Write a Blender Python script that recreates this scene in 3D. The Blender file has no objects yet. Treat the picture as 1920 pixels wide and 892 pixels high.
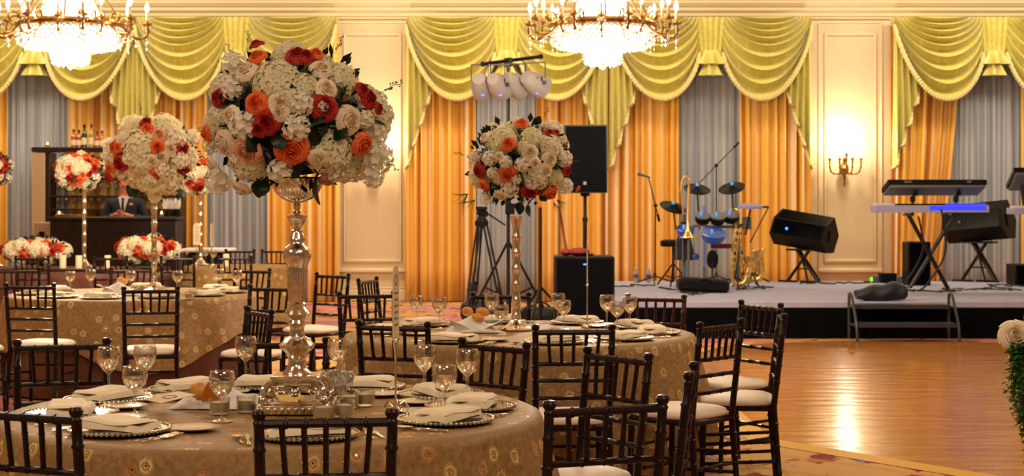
import bpy, math, random
from mathutils import Vector, Matrix, Euler
R = random.Random(7)
PI = math.pi
COL = bpy.context.scene.collection
CH, F = 1.47, 3000.0           # eye height; focal length in pixels of the 1920 px frame
def WX(px, d): return (px-960)*d/F
def WZ(py, d): return CH-(py-385)*d/F
def W(px, py, d): return Vector((WX(px,d), d, WZ(py,d)))
def sin(a): return math.sin(a)
def cos(a): return math.cos(a)

# ---------------------------------------------------------------- mesh builder
class MB:
    def __init__(s): s.v=[]; s.f=[]; s.uv=None
    def add(s, vs, fs, M=None):
        b=len(s.v)
        s.v += [tuple(M@Vector(v)) for v in vs] if M else [tuple(v) for v in vs]
        s.f += [tuple(b+i for i in f) for f in fs]
        return s
    def box(s, c, z, rot=None, bev=0.0):
        x,y,h=z[0]/2,z[1]/2,z[2]/2
        M=Matrix.Translation(c) @ (Euler(rot).to_matrix().to_4x4() if rot else Matrix())
        if bev<=0:
            vs=[(i*x,j*y,k*h) for i in(-1,1) for j in(-1,1) for k in(-1,1)]
            fs=[(0,1,3,2),(4,6,7,5),(0,4,5,1),(2,3,7,6),(0,2,6,4),(1,5,7,3)]
            return s.add(vs,fs,M)
        b=min(bev,x*.99,y*.99,h*.99); vs=[]; 
        idx={}
        for i in(-1,1):
            for j in(-1,1):
                for k in(-1,1):
                    idx[i,j,k,0]=len(vs); vs.append((i*x,j*(y-b),k*(h-b)))
                    idx[i,j,k,1]=len(vs); vs.append((i*(x-b),j*y,k*(h-b)))
                    idx[i,j,k,2]=len(vs); vs.append((i*(x-b),j*(y-b),k*h))
        fs=[]
        def q(l): fs.append(tuple(l))
        for i in(-1,1):
            q([idx[i,-1,-1,0],idx[i,1,-1,0],idx[i,1,1,0],idx[i,-1,1,0]][::i])
            q([idx[-1,i,-1,1],idx[-1,i,1,1],idx[1,i,1,1],idx[1,i,-1,1]][::i])
            q([idx[-1,-1,i,2],idx[1,-1,i,2],idx[1,1,i,2],idx[-1,1,i,2]][::i])
            for j in(-1,1):
                q([idx[i,j,-1,0],idx[i,j,-1,1],idx[i,j,1,1],idx[i,j,1,0]][::i*j])
                q([idx[i,-1,j,0],idx[i,1,j,0],idx[i,1,j,2],idx[i,-1,j,2]][::i*j])
                q([idx[-1,i,j,1],idx[-1,i,j,2],idx[1,i,j,2],idx[1,i,j,1]][::i*j])
                for k in(-1,1):
                    q([idx[i,j,k,0],idx[i,j,k,1],idx[i,j,k,2]][::i*j*k])
        return s.add(vs,fs,M)
    def tube(s, pts, r, n=8, caps=True, flat=1.0):
        pts=[Vector(p) for p in pts]; m=len(pts)
        rs=r if isinstance(r,(list,tuple)) else [r]*m
        b=len(s.v); up=None
        for i,p in enumerate(pts):
            t=(pts[min(i+1,m-1)]-pts[max(i-1,0)]).normalized()
            if up is None:
                up=Vector((0,0,1)) if abs(t.z)<.9 else Vector((1,0,0))
            a=(up-t*up.dot(t)); a=a.normalized() if a.length>1e-6 else t.orthogonal().normalized()
            up=a; c=t.cross(a)
            for k in range(n):
                th=2*PI*k/n
                s.v.append(tuple(p+a*(rs[i]*cos(th))+c*(rs[i]*sin(th)*flat)))
        for i in range(m-1):
            for k in range(n):
                k2=(k+1)%n
                s.f.append((b+i*n+k,b+i*n+k2,b+(i+1)*n+k2,b+(i+1)*n+k))
        if caps:
            s.f.append(tuple(b+k for k in range(n))[::-1]); s.f.append(tuple(b+(m-1)*n+k for k in range(n)))
        return s
    def lathe(s, prof, n=24, c=(0,0,0), flute=None, M=None, closed=False):
        b=len(s.v); c=Vector(c); m=len(prof)
        for i,(r,z) in enumerate(prof):
            for k in range(n):
                th=2*PI*k/n; rr=r
                if flute: rr=r*(1+flute(th,i,z))
                p=Vector((rr*cos(th),rr*sin(th),z))+c
                s.v.append(tuple(M@p if M else p))
        for i in range(m if closed else m-1):
            i2=(i+1)%m
            for k in range(n):
                k2=(k+1)%n
                s.f.append((b+i*n+k,b+i*n+k2,b+i2*n+k2,b+i2*n+k))
        if not closed:
            if prof[0][0]>1e-5: s.f.append(tuple(b+k for k in range(n))[::-1])
            if prof[-1][0]>1e-5: s.f.append(tuple(b+(m-1)*n+k for k in range(n)))
        return s
    def sph(s, c, r, n=10, m=7, sq=1.0):
        rz = r if isinstance(r,(int,float)) else None
        rx,ry,rzz=(r,r,r) if rz is not None else r
        b=len(s.v)
        s.v.append((c[0],c[1],c[2]-rzz))
        for i in range(1,m):
            ph=-PI/2+PI*i/m
            for k in range(n):
                th=2*PI*k/n
                s.v.append((c[0]+rx*cos(ph)*cos(th),c[1]+ry*cos(ph)*sin(th),c[2]+rzz*sin(ph)))
        s.v.append((c[0],c[1],c[2]+rzz)); t=len(s.v)-1
        for k in range(n):
            k2=(k+1)%n
            s.f.append((b,b+1+k2,b+1+k)); s.f.append((t,b+1+(m-2)*n+k,b+1+(m-2)*n+k2))
            for i in range(m-2):
                s.f.append((b+1+i*n+k,b+1+i*n+k2,b+1+(i+1)*n+k2,b+1+(i+1)*n+k))
        return s
    def prism(s, out, d, M=None):
        n=len(out)
        vs=[(x,-d/2,z) for x,z in out]+[(x,d/2,z) for x,z in out]
        fs=[tuple(range(n)),tuple(range(n,2*n))[::-1]]+[(i,i+n,(i+1)%n+n,(i+1)%n) for i in range(n)]
        return s.add(vs,fs,M)
    def grid(s, fn, nu, nv, uvf=None):
        b=len(s.v)
        for j in range(nv+1):
            for i in range(nu+1):
                s.v.append(tuple(fn(i/nu,j/nv)))
        for j in range(nv):
            for i in range(nu):
                a=b+j*(nu+1)+i
                s.f.append((a,a+1,a+nu+2,a+nu+1))
        if uvf:
            if s.uv is None: s.uv={}
            for j in range(nv+1):
                for i in range(nu+1): s.uv[b+j*(nu+1)+i]=uvf(i/nu,j/nv)
        return s
    def mesh(s, name, mat, smooth=True, ang=40):
        me=bpy.data.meshes.new(name); me.from_pydata(s.v,[],s.f)
        if s.uv:
            l=me.uv_layers.new(name='UVMap')
            for lp in me.loops: l.data[lp.index].uv=s.uv.get(lp.vertex_index,(0,0))
        me.materials.append(mat)
        if smooth:
            me.polygons.foreach_set('use_smooth',[True]*len(me.polygons))
            me.set_sharp_from_angle(angle=math.radians(ang))
        me.update(); return me
def ob(name, data, parent=None, loc=None, rot=None, sc=None, label=None):
    o=bpy.data.objects.new(name, data); COL.objects.link(o)
    if parent: o.parent=parent
    if loc is not None: o.location=loc
    if rot is not None: o.rotation_euler=rot
    if sc is not None: o.scale=(sc,)*3 if isinstance(sc,(int,float)) else sc
    if label: o['label']=label
    return o
def P(name, mb, mat, parent, label=None, smooth=True, ang=40, **k):
    return ob(name, mb.mesh(name,mat,smooth,ang), parent, label=label, **k)
def tag(o, label, cat, group=None, kind=None):
    o['label']=label; o['category']=cat
    if group: o['group']=group
    if kind: o['kind']=kind
    return o
def T(name, label, cat, loc=(0,0,0), rz=0, group=None, kind=None):
    o=ob(name,None,loc=loc,rot=(0,0,rz)); o.empty_display_size=.1
    return tag(o,label,cat,group,kind)
def S(name, mb, mat, parent=None, smooth=True, **k):
    o=P(name,mb,mat,parent,smooth=smooth,**k)
    if not parent: o['kind']='structure'
    return o
def dup(root, loc, rot=None, label=None, group=None, sc=None):
    def cp(o,par):
        c=o.copy(); COL.objects.link(c); c.parent=par
        for ch in kids(o): cp(ch,c)
        return c
    r=cp(root,None); r.location=loc
    if rot is not None: r.rotation_euler=rot if not isinstance(rot,(int,float)) else (0,0,rot)
    if sc is not None: r.scale=(sc,)*3
    if label: r['label']=label
    if group: r['group']=group
    return r
KIDS={}
def kids(o):
    if o.name not in KIDS: KIDS[o.name]=list(o.children)
    return KIDS[o.name]
def arc(p0,p1,sag,n=8,ax=(0,0,-1)):
    p0,p1,ax=Vector(p0),Vector(p1),Vector(ax)
    return [p0.lerp(p1,i/n)+ax*(sag*4*(i/n)*(1-i/n)) for i in range(n+1)]
def bez(ps,n=12):
    ps=[Vector(p) for p in ps]; out=[]
    m=len(ps)
    for i in range(m-1):
        a=ps[max(i-1,0)]; b=ps[i]; c=ps[i+1]; d=ps[min(i+2,m-1)]
        for k in range(n):
            t=k/n
            out.append(.5*((2*b)+(c-a)*t+(2*a-5*b+4*c-d)*t*t+(3*b-a-3*c+d)*t**3))
    out.append(ps[-1]); return out

# ---------------------------------------------------------------- materials
def srgb(r,g,b):
    f=lambda c:(c/255/12.92) if c/255<=.04045 else ((c/255+.055)/1.055)**2.4
    return (f(r),f(g),f(b),1)
def mat(name, col, rough=.5, metal=0, trans=0, ior=1.45, coat=0, sheen=0, emit=None, es=0, noise=None, bump=None, alpha=1, sub=0, transl=0):
    m=bpy.data.materials.new(name); m.use_nodes=True; nt=m.node_tree; b=nt.nodes['Principled BSDF']
    c=col if len(col)==4 else (*col,1)
    b.inputs['Base Color'].default_value=c; b.inputs['Roughness'].default_value=rough
    b.inputs['Metallic'].default_value=metal; b.inputs['Transmission Weight'].default_value=trans
    b.inputs['IOR'].default_value=ior; b.inputs['Coat Weight'].default_value=coat
    b.inputs['Sheen Weight'].default_value=sheen; b.inputs['Alpha'].default_value=alpha
    if emit: b.inputs['Emission Color'].default_value=(*emit[:3],1); b.inputs['Emission Strength'].default_value=es
    N=nt.nodes.new; L=nt.links.new
    tc=None
    if noise or bump:
        tc=N('ShaderNodeTexCoord')
    if noise:   # (scale, second colour, lo, hi)
        nz=N('ShaderNodeTexNoise'); nz.inputs['Scale'].default_value=noise[0]; nz.inputs['Detail'].default_value=4
        L(tc.outputs['Object'],nz.inputs['Vector'])
        rp=N('ShaderNodeValToRGB'); rp.color_ramp.elements[0].position=noise[2]; rp.color_ramp.elements[1].position=noise[3]
        rp.color_ramp.elements[0].color=c; rp.color_ramp.elements[1].color=(*noise[1][:3],1)
        L(nz.outputs['Fac'],rp.inputs['Fac']); L(rp.outputs['Color'],b.inputs['Base Color'])
    if bump:    # (scale, strength, distance)
        nz=N('ShaderNodeTexNoise'); nz.inputs['Scale'].default_value=bump[0]; nz.inputs['Detail'].default_value=3
        L(tc.outputs['Object'],nz.inputs['Vector'])
        bp=N('ShaderNodeBump'); bp.inputs['Strength'].default_value=bump[1]; bp.inputs['Distance'].default_value=bump[2] if len(bump)>2 else .01
        L(nz.outputs['Fac'],bp.inputs['Height']); L(bp.outputs['Normal'],b.inputs['Normal'])
    if transl:
        tr=N('ShaderNodeBsdfTranslucent'); tr.inputs['Color'].default_value=c
        mx=N('ShaderNodeMixShader'); mx.inputs[0].default_value=transl
        L(b.outputs[0],mx.inputs[1]); L(tr.outputs[0],mx.inputs[2]); L(mx.outputs[0],nt.nodes['Material Output'].inputs['Surface'])
    return m
M={}
M['chair']=mat('mahogany',(.009,.0025,.002),.33,noise=(30,(.022,.006,.004),.45,.8))
M['chair_red']=mat('red_mahogany',(.045,.008,.006),.33)
M['cushion']=mat('ivory_vinyl',srgb(242,232,212),.55,bump=(14,.25,.01))
M['napkin']=mat('ivory_linen',srgb(246,230,194),.8,bump=(60,.2,.004),sheen=.2)
M['white_cloth']=mat('white_linen',srgb(240,236,228),.85,bump=(40,.2,.004))
M['china']=mat('ivory_china',srgb(235,222,195),.15,coat=.5)
M['silver']=mat('antique_silver',(.84,.77,.64),.17,metal=1,bump=(35,.35,.004),noise=(22,(.50,.43,.32),.45,.72))
M['steel']=mat('polished_steel',(.85,.8,.7),.15,metal=1)
M['brass']=mat('aged_brass',(.45,.26,.08),.28,metal=1,noise=(25,(.2,.1,.03),.4,.8))
M['gold']=mat('lacquered_brass',(1,.68,.22),.22,metal=.85)
M['crystal']=mat('cut_crystal',(1,.97,.92),.03,trans=.85,ior=1.5)
M['black']=mat('black_plastic',(.006,.006,.007),.45,bump=(200,.1,.002))
M['blackmetal']=mat('black_powder_metal',(.008,.008,.009),.35)
M['grille']=mat('black_grille_cloth',(.004,.004,.005),.8,bump=(300,.4,.003))
M['greyplastic']=mat('grey_plastic',(.14,.14,.15),.45)
M['wall']=mat('cream_wall_paint',srgb(218,197,158),.65,bump=(120,.06,.003))
M['trimpaint']=mat('cream_trim_gloss',srgb(226,206,166),.45)
M['ceil']=mat('ceiling_paint',srgb(235,220,195),.8)
M['leaf']=mat('dark_leaf',(.008,.028,.008),.4,transl=.1)
M['leaf2']=mat('fresh_leaf',(.06,.20,.025),.5,transl=.2)
M['foliage']=mat('deep_foliage',(.006,.016,.006),.7)
M['hyd']=mat('white_hydrangea',srgb(250,245,214),.7,transl=.25,noise=(9,srgb(236,230,172),.45,.75))
M['stock']=mat('white_stock_flower',srgb(250,246,226),.7,transl=.25)
M['r_orange']=mat('orange_rose',srgb(238,104,40),.6,noise=(30,srgb(246,140,76),.4,.7))
M['r_red']=mat('red_rose',srgb(165,28,14),.6,noise=(30,srgb(200,50,26),.4,.7))
M['r_cream']=mat('cream_rose',srgb(250,236,206),.6,noise=(30,srgb(250,226,186),.4,.7))
M['r_pink']=mat('pink_rose',srgb(236,170,140),.6,noise=(30,srgb(244,200,168),.4,.7))
M['wax']=mat('ivory_wax',srgb(240,228,190),.5,sub=.2)
M['votive']=mat('frosted_glass',srgb(242,232,200),.3,transl=.45)
M['bread']=mat('bread_crust',srgb(214,136,52),.55,noise=(12,srgb(236,184,104),.45,.75))
M['card']=mat('ivory_card',srgb(226,206,166),.6)
M['cardink']=mat('taupe_ink',srgb(120,96,70),.6)
M['bulb']=mat('glowing_candle_bulb',(1,.8,.5),.3,emit=(1,.72,.38),es=30)
M['flame']=mat('candle_flame',(1,.8,.5),.3,emit=(1,.62,.25),es=14)
M['glow']=mat('lit_crystal_core',(1,.9,.75),.3,emit=(1,.83,.60),es=5.0)
M['water']=mat('clear_water',(.98,.97,.93),.0,trans=1,ior=1.33)
M['skin']=mat('skin',srgb(205,120,88),.5)
M['suit']=mat('navy_suit_wool',(.012,.016,.028),.8)
M['shirt']=mat('white_shirt',srgb(215,205,200),.8)
M['hair']=mat('dark_hair',(.02,.012,.008),.5)
M['barwood']=mat('dark_bar_wood',(.014,.006,.004),.35,noise=(8,(.03,.012,.007),.4,.8))
M['barbeige']=mat('beige_bar_frame',srgb(178,148,112),.6)
M['bluepad']=mat('blue_drum_shell',(.02,.10,.5),.25,coat=.5)
M['bluelight']=mat('blue_glow_spot',(.02,.1,1),.3,emit=(.02,.16,1),es=4)
M['greenlight']=mat('green_indicator',(.1,1,.05),.3,emit=(.1,1,.03),es=2.2)
M['lilac']=mat('lilac_lit_pad',(.33,.30,.62),.35)  # purple light on the pad, put into its colour
M['cangrey']=mat('white_enamel',(.42,.40,.40),.4)
M['darkgrey']=mat('dark_grey_metal',(.035,.035,.038),.4)
M['whiteplastic']=mat('white_plastic',srgb(225,220,222),.4)
M['redcloth']=mat('red_cloth',(.16,.012,.01),.7)
M['brownwood']=mat('brown_wood',(.16,.045,.015),.4)
M['bottle_g']=mat('green_bottle_glass',(.01,.03,.01),.08,coat=1)
M['bottle_y']=mat('straw_bottle_glass',(.35,.25,.05),.08,coat=1)
M['bottle_r']=mat('rose_bottle_glass',(.35,.05,.03),.08,coat=1)
M['amber']=mat('amber_liqueur',(.5,.16,.02),.08,coat=1)
M['stagecarpet']=mat('grey_stage_carpet',(.34,.36,.50),.95,bump=(180,.4,.004),noise=(5,(.40,.41,.52),.4,.7))
M['skirt']=mat('black_stage_skirt',(.003,.003,.004),.9)
M['undercloth']=mat('brown_satin',srgb(104,62,44),.45,noise=(6,srgb(90,46,34),.4,.7))
M['fringe']=mat('gold_bullion_fringe',srgb(226,210,140),.6,bump=(180,.9,.01))

for k_ in ('black','grille','blackmetal','skirt','chair','chair_red'):
    M[k_].node_tree.nodes['Principled BSDF'].inputs['Specular IOR Level'].default_value={'chair':.3,'chair_red':.35,'black':.15,'grille':.0,'blackmetal':.4,'skirt':.05}[k_]
def thin_glass():
    m=bpy.data.materials.new('clear_glass'); m.use_nodes=True; nt=m.node_tree; nt.nodes.clear(); N=nt.nodes.new; L=nt.links.new
    o=N('ShaderNodeOutputMaterial'); t=N('ShaderNodeBsdfTransparent'); g=N('ShaderNodeBsdfGlossy'); g.inputs['Roughness'].default_value=.04
    t.inputs['Color'].default_value=(.93,.92,.90,1); g.inputs['Color'].default_value=(1,.97,.9,1)
    lw=N('ShaderNodeLayerWeight'); lw.inputs['Blend'].default_value=.32
    mp=N('ShaderNodeMapRange'); mp.inputs[1].default_value=0; mp.inputs[2].default_value=1; mp.inputs[3].default_value=.07; mp.inputs[4].default_value=.95
    mx=N('ShaderNodeMixShader'); L(lw.outputs['Facing'],mp.inputs[0]); L(mp.outputs[0],mx.inputs[0]); L(t.outputs[0],mx.inputs[1]); L(g.outputs[0],mx.inputs[2]); L(mx.outputs[0],o.inputs[0])
    return m
M['glass']=thin_glass()

def uvmat(name, build, rough=.5, sheen=0, **k):
    m=mat(name,(.5,.5,.5),rough,sheen=sheen,**k); nt=m.node_tree; b=nt.nodes['Principled BSDF']
    uv=nt.nodes.new('ShaderNodeUVMap'); build(nt,b,uv.outputs[0]); return m
def ramp(nt, fac, stops, interp='LINEAR'):
    r=nt.nodes.new('ShaderNodeValToRGB'); e=r.color_ramp.elements; r.color_ramp.interpolation=interp
    while len(e)<len(stops): e.new(.5)
    for i,(p,c) in enumerate(stops): e[i].position=p; e[i].color=(*c[:3],1)
    nt.links.new(fac,r.inputs[0]); return r.outputs[0]
def vmap(nt, vec, sc):
    n=nt.nodes.new('ShaderNodeMapping'); n.inputs['Scale'].default_value=sc; nt.links.new(vec,n.inputs[0]); return n.outputs[0]
def math_(nt,op,a,b=None):
    n=nt.nodes.new('ShaderNodeMath'); n.operation=op
    for i,x in enumerate((a,b)):
        if x is None: continue
        if isinstance(x,(int,float)): n.inputs[i].default_value=x
        else: nt.links.new(x,n.inputs[i])
    return n.outputs[0]
def mixc(nt,f,a,b):
    n=nt.nodes.new('ShaderNodeMix'); n.data_type='RGBA'
    for s,x in ((0,f),(6,a),(7,b)):
        if isinstance(x,(int,float)): n.inputs[s].default_value=x
        elif isinstance(x,tuple): n.inputs[s].default_value=(*x[:3],1)
        else: nt.links.new(x,n.inputs[s])
    return n.outputs[2]
def b_drape(nt,b,uv):      # woven vertical stripes of orange, gold and peach
    n=nt.nodes.new('ShaderNodeTexNoise'); n.noise_dimensions='1D'; n.inputs['Scale'].default_value=1; n.inputs['Detail'].default_value=2
    sx=nt.nodes.new('ShaderNodeSeparateXYZ'); nt.links.new(uv,sx.inputs[0])
    nt.links.new(math_(nt,'MULTIPLY',sx.outputs[0],5.5),n.inputs['W'])
    c=ramp(nt,n.outputs['Fac'],[(.28,srgb(186,112,18)),(.40,srgb(224,158,40)),(.55,srgb(242,190,78)),(.62,srgb(240,200,140)),(.70,srgb(246,222,190))])
    nt.links.new(c,b.inputs['Base Color'])
M['drape']=uvmat('orange_gold_striped_silk',b_drape,.42,sheen=.3,transl=0)
def b_sheer(nt,b,uv):
    n=nt.nodes.new('ShaderNodeTexNoise'); n.inputs['Scale'].default_value=3
    nt.links.new(vmap(nt,uv,(4,.05,1)),n.inputs['Vector'])
    nt.links.new(ramp(nt,n.outputs['Fac'],[(.35,srgb(126,134,146)),(.6,srgb(180,181,182))]),b.inputs['Base Color'])
M['sheer']=uvmat('grey_blue_sheer',b_sheer,.7,sheen=.3,transl=0)
def b_valance(nt,b,uv):
    v=nt.nodes.new('ShaderNodeTexVoronoi'); v.inputs['Scale'].default_value=14; nt.links.new(uv,v.inputs['Vector'])
    nt.links.new(ramp(nt,v.outputs['Distance'],[(.1,srgb(214,204,108)),(.5,srgb(200,186,84))]),b.inputs['Base Color'])
M['valance']=uvmat('chartreuse_gold_damask',b_valance,.34,sheen=.35)
def b_lace(nt,b,uv):       # embroidered rosettes with sequin centres
    base=ramp(nt,(lambda n:(nt.links.new(vmap(nt,uv,(9,9,9)),n.inputs['Vector']),n.outputs['Fac'])[1])(nt.nodes.new('ShaderNodeTexNoise')),[(.35,srgb(136,104,58)),(.65,srgb(160,126,74))])
    v=nt.nodes.new('ShaderNodeTexVoronoi'); v.voronoi_dimensions='2D'; v.inputs['Scale'].default_value=8.5; v.inputs['Randomness'].default_value=.75; nt.links.new(uv,v.inputs['Vector'])
    nz=nt.nodes.new('ShaderNodeTexNoise'); nz.inputs['Scale'].default_value=60; nt.links.new(uv,nz.inputs['Vector'])
    d=math_(nt,'ADD',v.outputs['Distance'],math_(nt,'MULTIPLY',math_(nt,'SUBTRACT',nz.outputs['Fac'],.5),.13))
    ring=ramp(nt,d,[(.0,(1,1,1)),(.05,(1,1,1)),(.065,(.1,.1,.1)),(.10,(.1,.1,.1)),(.12,(1,1,1)),(.17,(1,1,1)),(.185,(.2,.2,.2)),(.21,(.55,.55,.55)),(.24,(0,0,0))])
    ink=mixc(nt,(lambda s:(nt.links.new(v.outputs['Color'],s.inputs[0]),s.outputs[0])[1])(nt.nodes.new('ShaderNodeSeparateColor')),srgb(240,212,130),srgb(190,116,56))
    c=mixc(nt,math_(nt,'MULTIPLY',ring,.8),base,ink)
    # twigs
    w=nt.nodes.new('ShaderNodeTexNoise'); w.inputs['Scale'].default_value=13; w.inputs['Detail'].default_value=4; nt.links.new(uv,w.inputs['Vector'])
    tw=ramp(nt,w.outputs['Fac'],[(.0,(0,0,0)),(.60,(0,0,0)),(.61,(1,1,1)),(.625,(1,1,1)),(.635,(0,0,0))])
    c=mixc(nt,math_(nt,'MULTIPLY',tw,.5),c,srgb(128,62,34))
    nt.links.new(c,b.inputs['Base Color'])
    bp=nt.nodes.new('ShaderNodeBump'); bp.inputs['Distance'].default_value=.004; bp.inputs['Strength'].default_value=.6
    nt.links.new(ring,bp.inputs['Height']); nt.links.new(bp.outputs[0],b.inputs['Normal'])
    sq=ramp(nt,v.outputs['Distance'],[(.0,(1,1,1)),(.03,(1,1,1)),(.035,(0,0,0))]); nt.links.new(sq,b.inputs['Metallic'])
    nt.links.new(ramp(nt,v.outputs['Distance'],[(.03,(.12,.12,.12)),(.035,(.6,.6,.6))]),b.inputs['Roughness'])
M['lace']=uvmat('embroidered_taupe_organza',b_lace,.6,sheen=0)

def floor_mats():
    m=mat('patterned_carpet',(.4,.2,.15),.95); nt=m.node_tree; b=nt.nodes['Principled BSDF']; N=nt.nodes.new; L=nt.links.new
    tc=N('ShaderNodeTexCoord'); v=tc.outputs['Object']
    n1=N('ShaderNodeTexNoise'); n1.inputs['Scale'].default_value=.45; n1.inputs['Detail'].default_value=1; mp1=N('ShaderNodeMapping'); mp1.inputs['Location'].default_value=(4.3,1.0,0); L(v,mp1.inputs[0]); L(mp1.outputs[0],n1.inputs['Vector'])
    big=ramp(nt,n1.outputs['Fac'],[(.42,srgb(210,150,160)),(.50,srgb(206,170,116))])
    n2=N('ShaderNodeTexNoise'); n2.inputs['Scale'].default_value=3.4; n2.inputs['Detail'].default_value=5; n2.inputs['Distortion'].default_value=.8; L(v,n2.inputs['Vector'])
    fl=ramp(nt,n2.outputs['Fac'],[(.56,(0,0,0)),(.60,(1,1,1)),(.66,(1,1,1)),(.69,(0,0,0))])
    c=mixc(nt,fl,big,srgb(150,50,56))
    n3=N('ShaderNodeTexNoise'); n3.inputs['Scale'].default_value=2.2; n3.inputs['Detail'].default_value=4; n3.inputs['W' if False else 'Roughness'].default_value=.6
    L(vmap(nt,v,(1.3,1,1)),n3.inputs['Vector'])
    f3=ramp(nt,n3.outputs['Fac'],[(.60,(0,0,0)),(.64,(1,1,1))]); c=mixc(nt,f3,c,srgb(150,160,168))
    w=N('ShaderNodeTexWave'); w.inputs['Scale'].default_value=1.0; w.bands_direction='DIAGONAL'; L(v,w.inputs['Vector'])
    f4=ramp(nt,w.outputs['Fac'],[(.90,(0,0,0)),(.93,(1,1,1))]); c=mixc(nt,math_(nt,'MULTIPLY',f4,.7),c,srgb(200,160,70))
    g=N('ShaderNodeGamma'); g.inputs[1].default_value=1.35; L(c,g.inputs[0]); L(g.outputs[0],b.inputs['Base Color']); M['carpet']=m
    m=mat('oak_parquet',(.3,.15,.05),.17,coat=0); nt=m.node_tree; b=nt.nodes['Principled BSDF']; N=nt.nodes.new; L=nt.links.new
    tc=N('ShaderNodeTexCoord'); v=tc.outputs['Object']
    br=N('ShaderNodeTexBrick'); br.inputs['Scale'].default_value=1; br.inputs['Brick Width'].default_value=.3; br.inputs['Row Height'].default_value=.075; br.inputs['Mortar Size'].default_value=.0008
    br.inputs['Color1'].default_value=srgb(184,124,60); br.inputs['Color2'].default_value=srgb(160,100,46); br.inputs['Mortar'].default_value=srgb(96,54,22); L(v,br.inputs['Vector'])
    ck=N('ShaderNodeTexNoise'); ck.inputs['Scale'].default_value=1.1; L(v,ck.inputs['Vector'])
    c=mixc(nt,ramp(nt,ck.outputs['Fac'],[(.35,(0,0,0)),(.7,(.45,.45,.45))]),br.outputs['Color'],srgb(190,132,66)); L(c,b.inputs['Base Color'])
    nz=N('ShaderNodeTexNoise'); nz.inputs['Scale'].default_value=2.2; nz.inputs['Detail'].default_value=2; L(vmap(nt,v,(1,3.2,1)),nz.inputs['Vector'])
    bp=N('ShaderNodeBump'); bp.inputs['Strength'].default_value=.5; bp.inputs['Distance'].default_value=.012; L(nz.outputs['Fac'],bp.inputs['Height']); L(bp.outputs[0],b.inputs['Normal']); L(bp.outputs[0],b.inputs['Coat Normal'])
    M['parquet']=m
    M['yellowedge']=mat('yellow_floor_edging',srgb(200,150,40),.4)
floor_mats()
ES,EC,EW,EA,EWORLD,EXPO=38,260,140,95,.12,0.28
# ================================================================ ROOM
WY=24.6
def bx(*a,**k): return MB().box(*a,**k)
S('floor',MB().add([(-13,-4,0),(13,-4,0),(13,WY,0),(-13,WY,0)],[(0,1,2,3)]),M['carpet'])
S('wall_back',bx((0,WY+.1,2.6),(26,.2,5.2)),M['wall'])
S('wall_left',bx((-13.1,12,2.6),(.2,26,5.2)),M['wall'])
S('wall_right',bx((13.1,12,2.6),(.2,26,5.2)),M['wall'])
S('ceiling',bx((0,10.3,5.25),(26.4,29,.1)),M['ceil'])
# cornice: stacked mouldings running along the wall
prof=[(0,4.33),(.05,4.33),(.06,4.36),(.10,4.37),(.11,4.41),(.13,4.42),(.17,4.45),(.18,4.49),(.21,4.50),(.27,4.55),(.28,4.59),(.32,4.60),(.36,4.66),(.40,4.67),(.40,4.72),(0,4.72)]
mb=MB(); n=len(prof)
mb.add([(x,WY-p,z) for x in (-13,13) for p,z in prof],[(i,(i+1)%n,n+(i+1)%n,n+i) for i in range(n)]+[tuple(range(n))[::-1],tuple(range(n,2*n))])
S('trim_1',mb,M['trimpaint'],ang=20)
S('trim_2',bx((0,WY-.06,4.86),(26,.12,.10),bev=.03),M['trimpaint'])
def frame_moulding(x0,x1,z0,z1,y,w=.05):
    m=MB()
    for a,b in (((x0,z0),(x1,z0)),((x0,z1),(x1,z1))): m.box(((a[0]+b[0])/2,y,a[1]),(b[0]-a[0]+w,.035,w),bev=.012)
    for x in (x0,x1): m.box((x,y,(z0+z1)/2),(w,.03,z1-z0),bev=.012)
    return m
k=3
for a,b in ((632,765),(1533,1655)):
    xa,xb=WX(a,WY),WX(b,WY)
    S('trim_%d'%k,frame_moulding(xa+.12,xb-.12,.62,4.10,WY-.012),M['trimpaint']); k+=1
    S('trim_%d'%k,bx(((xa+xb)/2,WY-.03,.47),(xb-xa,.07,.07),bev=.02),M['trimpaint']); k+=1
    S('trim_%d'%k,frame_moulding(xa+.02,xb-.02,.20,4.28,WY-.008,.035),M['trimpaint']); k+=1
S('baseboard_back',bx((0,WY-.03,.09),(26,.06,.18),bev=.015),M['trimpaint'])
# dance floor
dp=[(1.62,10.0),(2.75,8.45),(4.6,6.6),(7.6,6.6),(9.6,8.6),(9.6,15.6),(7.8,16.75),(3.4,17.2),(2.25,16.7),(1.62,15.4)]
df=T('dance_floor','polished parquet dance floor with yellow edging in front of the stage','dance floor')
df['kind']='structure'
mb=MB(); n=len(dp); mb.add([(x,y,z) for z in (0.002,.014) for x,y in dp],[tuple(range(n,2*n))]+[(i,(i+1)%n,n+(i+1)%n,n+i) for i in range(n)])
P('parquet_panel',mb,M['parquet'],df)
mb=MB()
cx=sum(p[0] for p in dp)/n; cy=sum(p[1] for p in dp)/n
out=[]
for i in range(n):
    p0,p1,p2=[Vector(dp[(i+j)%n]) for j in (-1,0,1)]
    e1=(p1-p0).normalized(); e2=(p2-p1).normalized(); n1=Vector((e1.y,-e1.x)); n2=Vector((e2.y,-e2.x))
    nn=(n1+n2).normalized(); out.append(p1+nn*(.14/max(.4,nn.dot(n1))))
for i in range(n):
    j=(i+1)%n
    mb.add([(*dp[i],.014),(*dp[j],.014),(*out[j],.003),(*out[i],.003)],[(0,3,2,1)])
P('edge_ramp',mb,M['yellowedge'],df,label='yellow bevelled edging strip')

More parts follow.
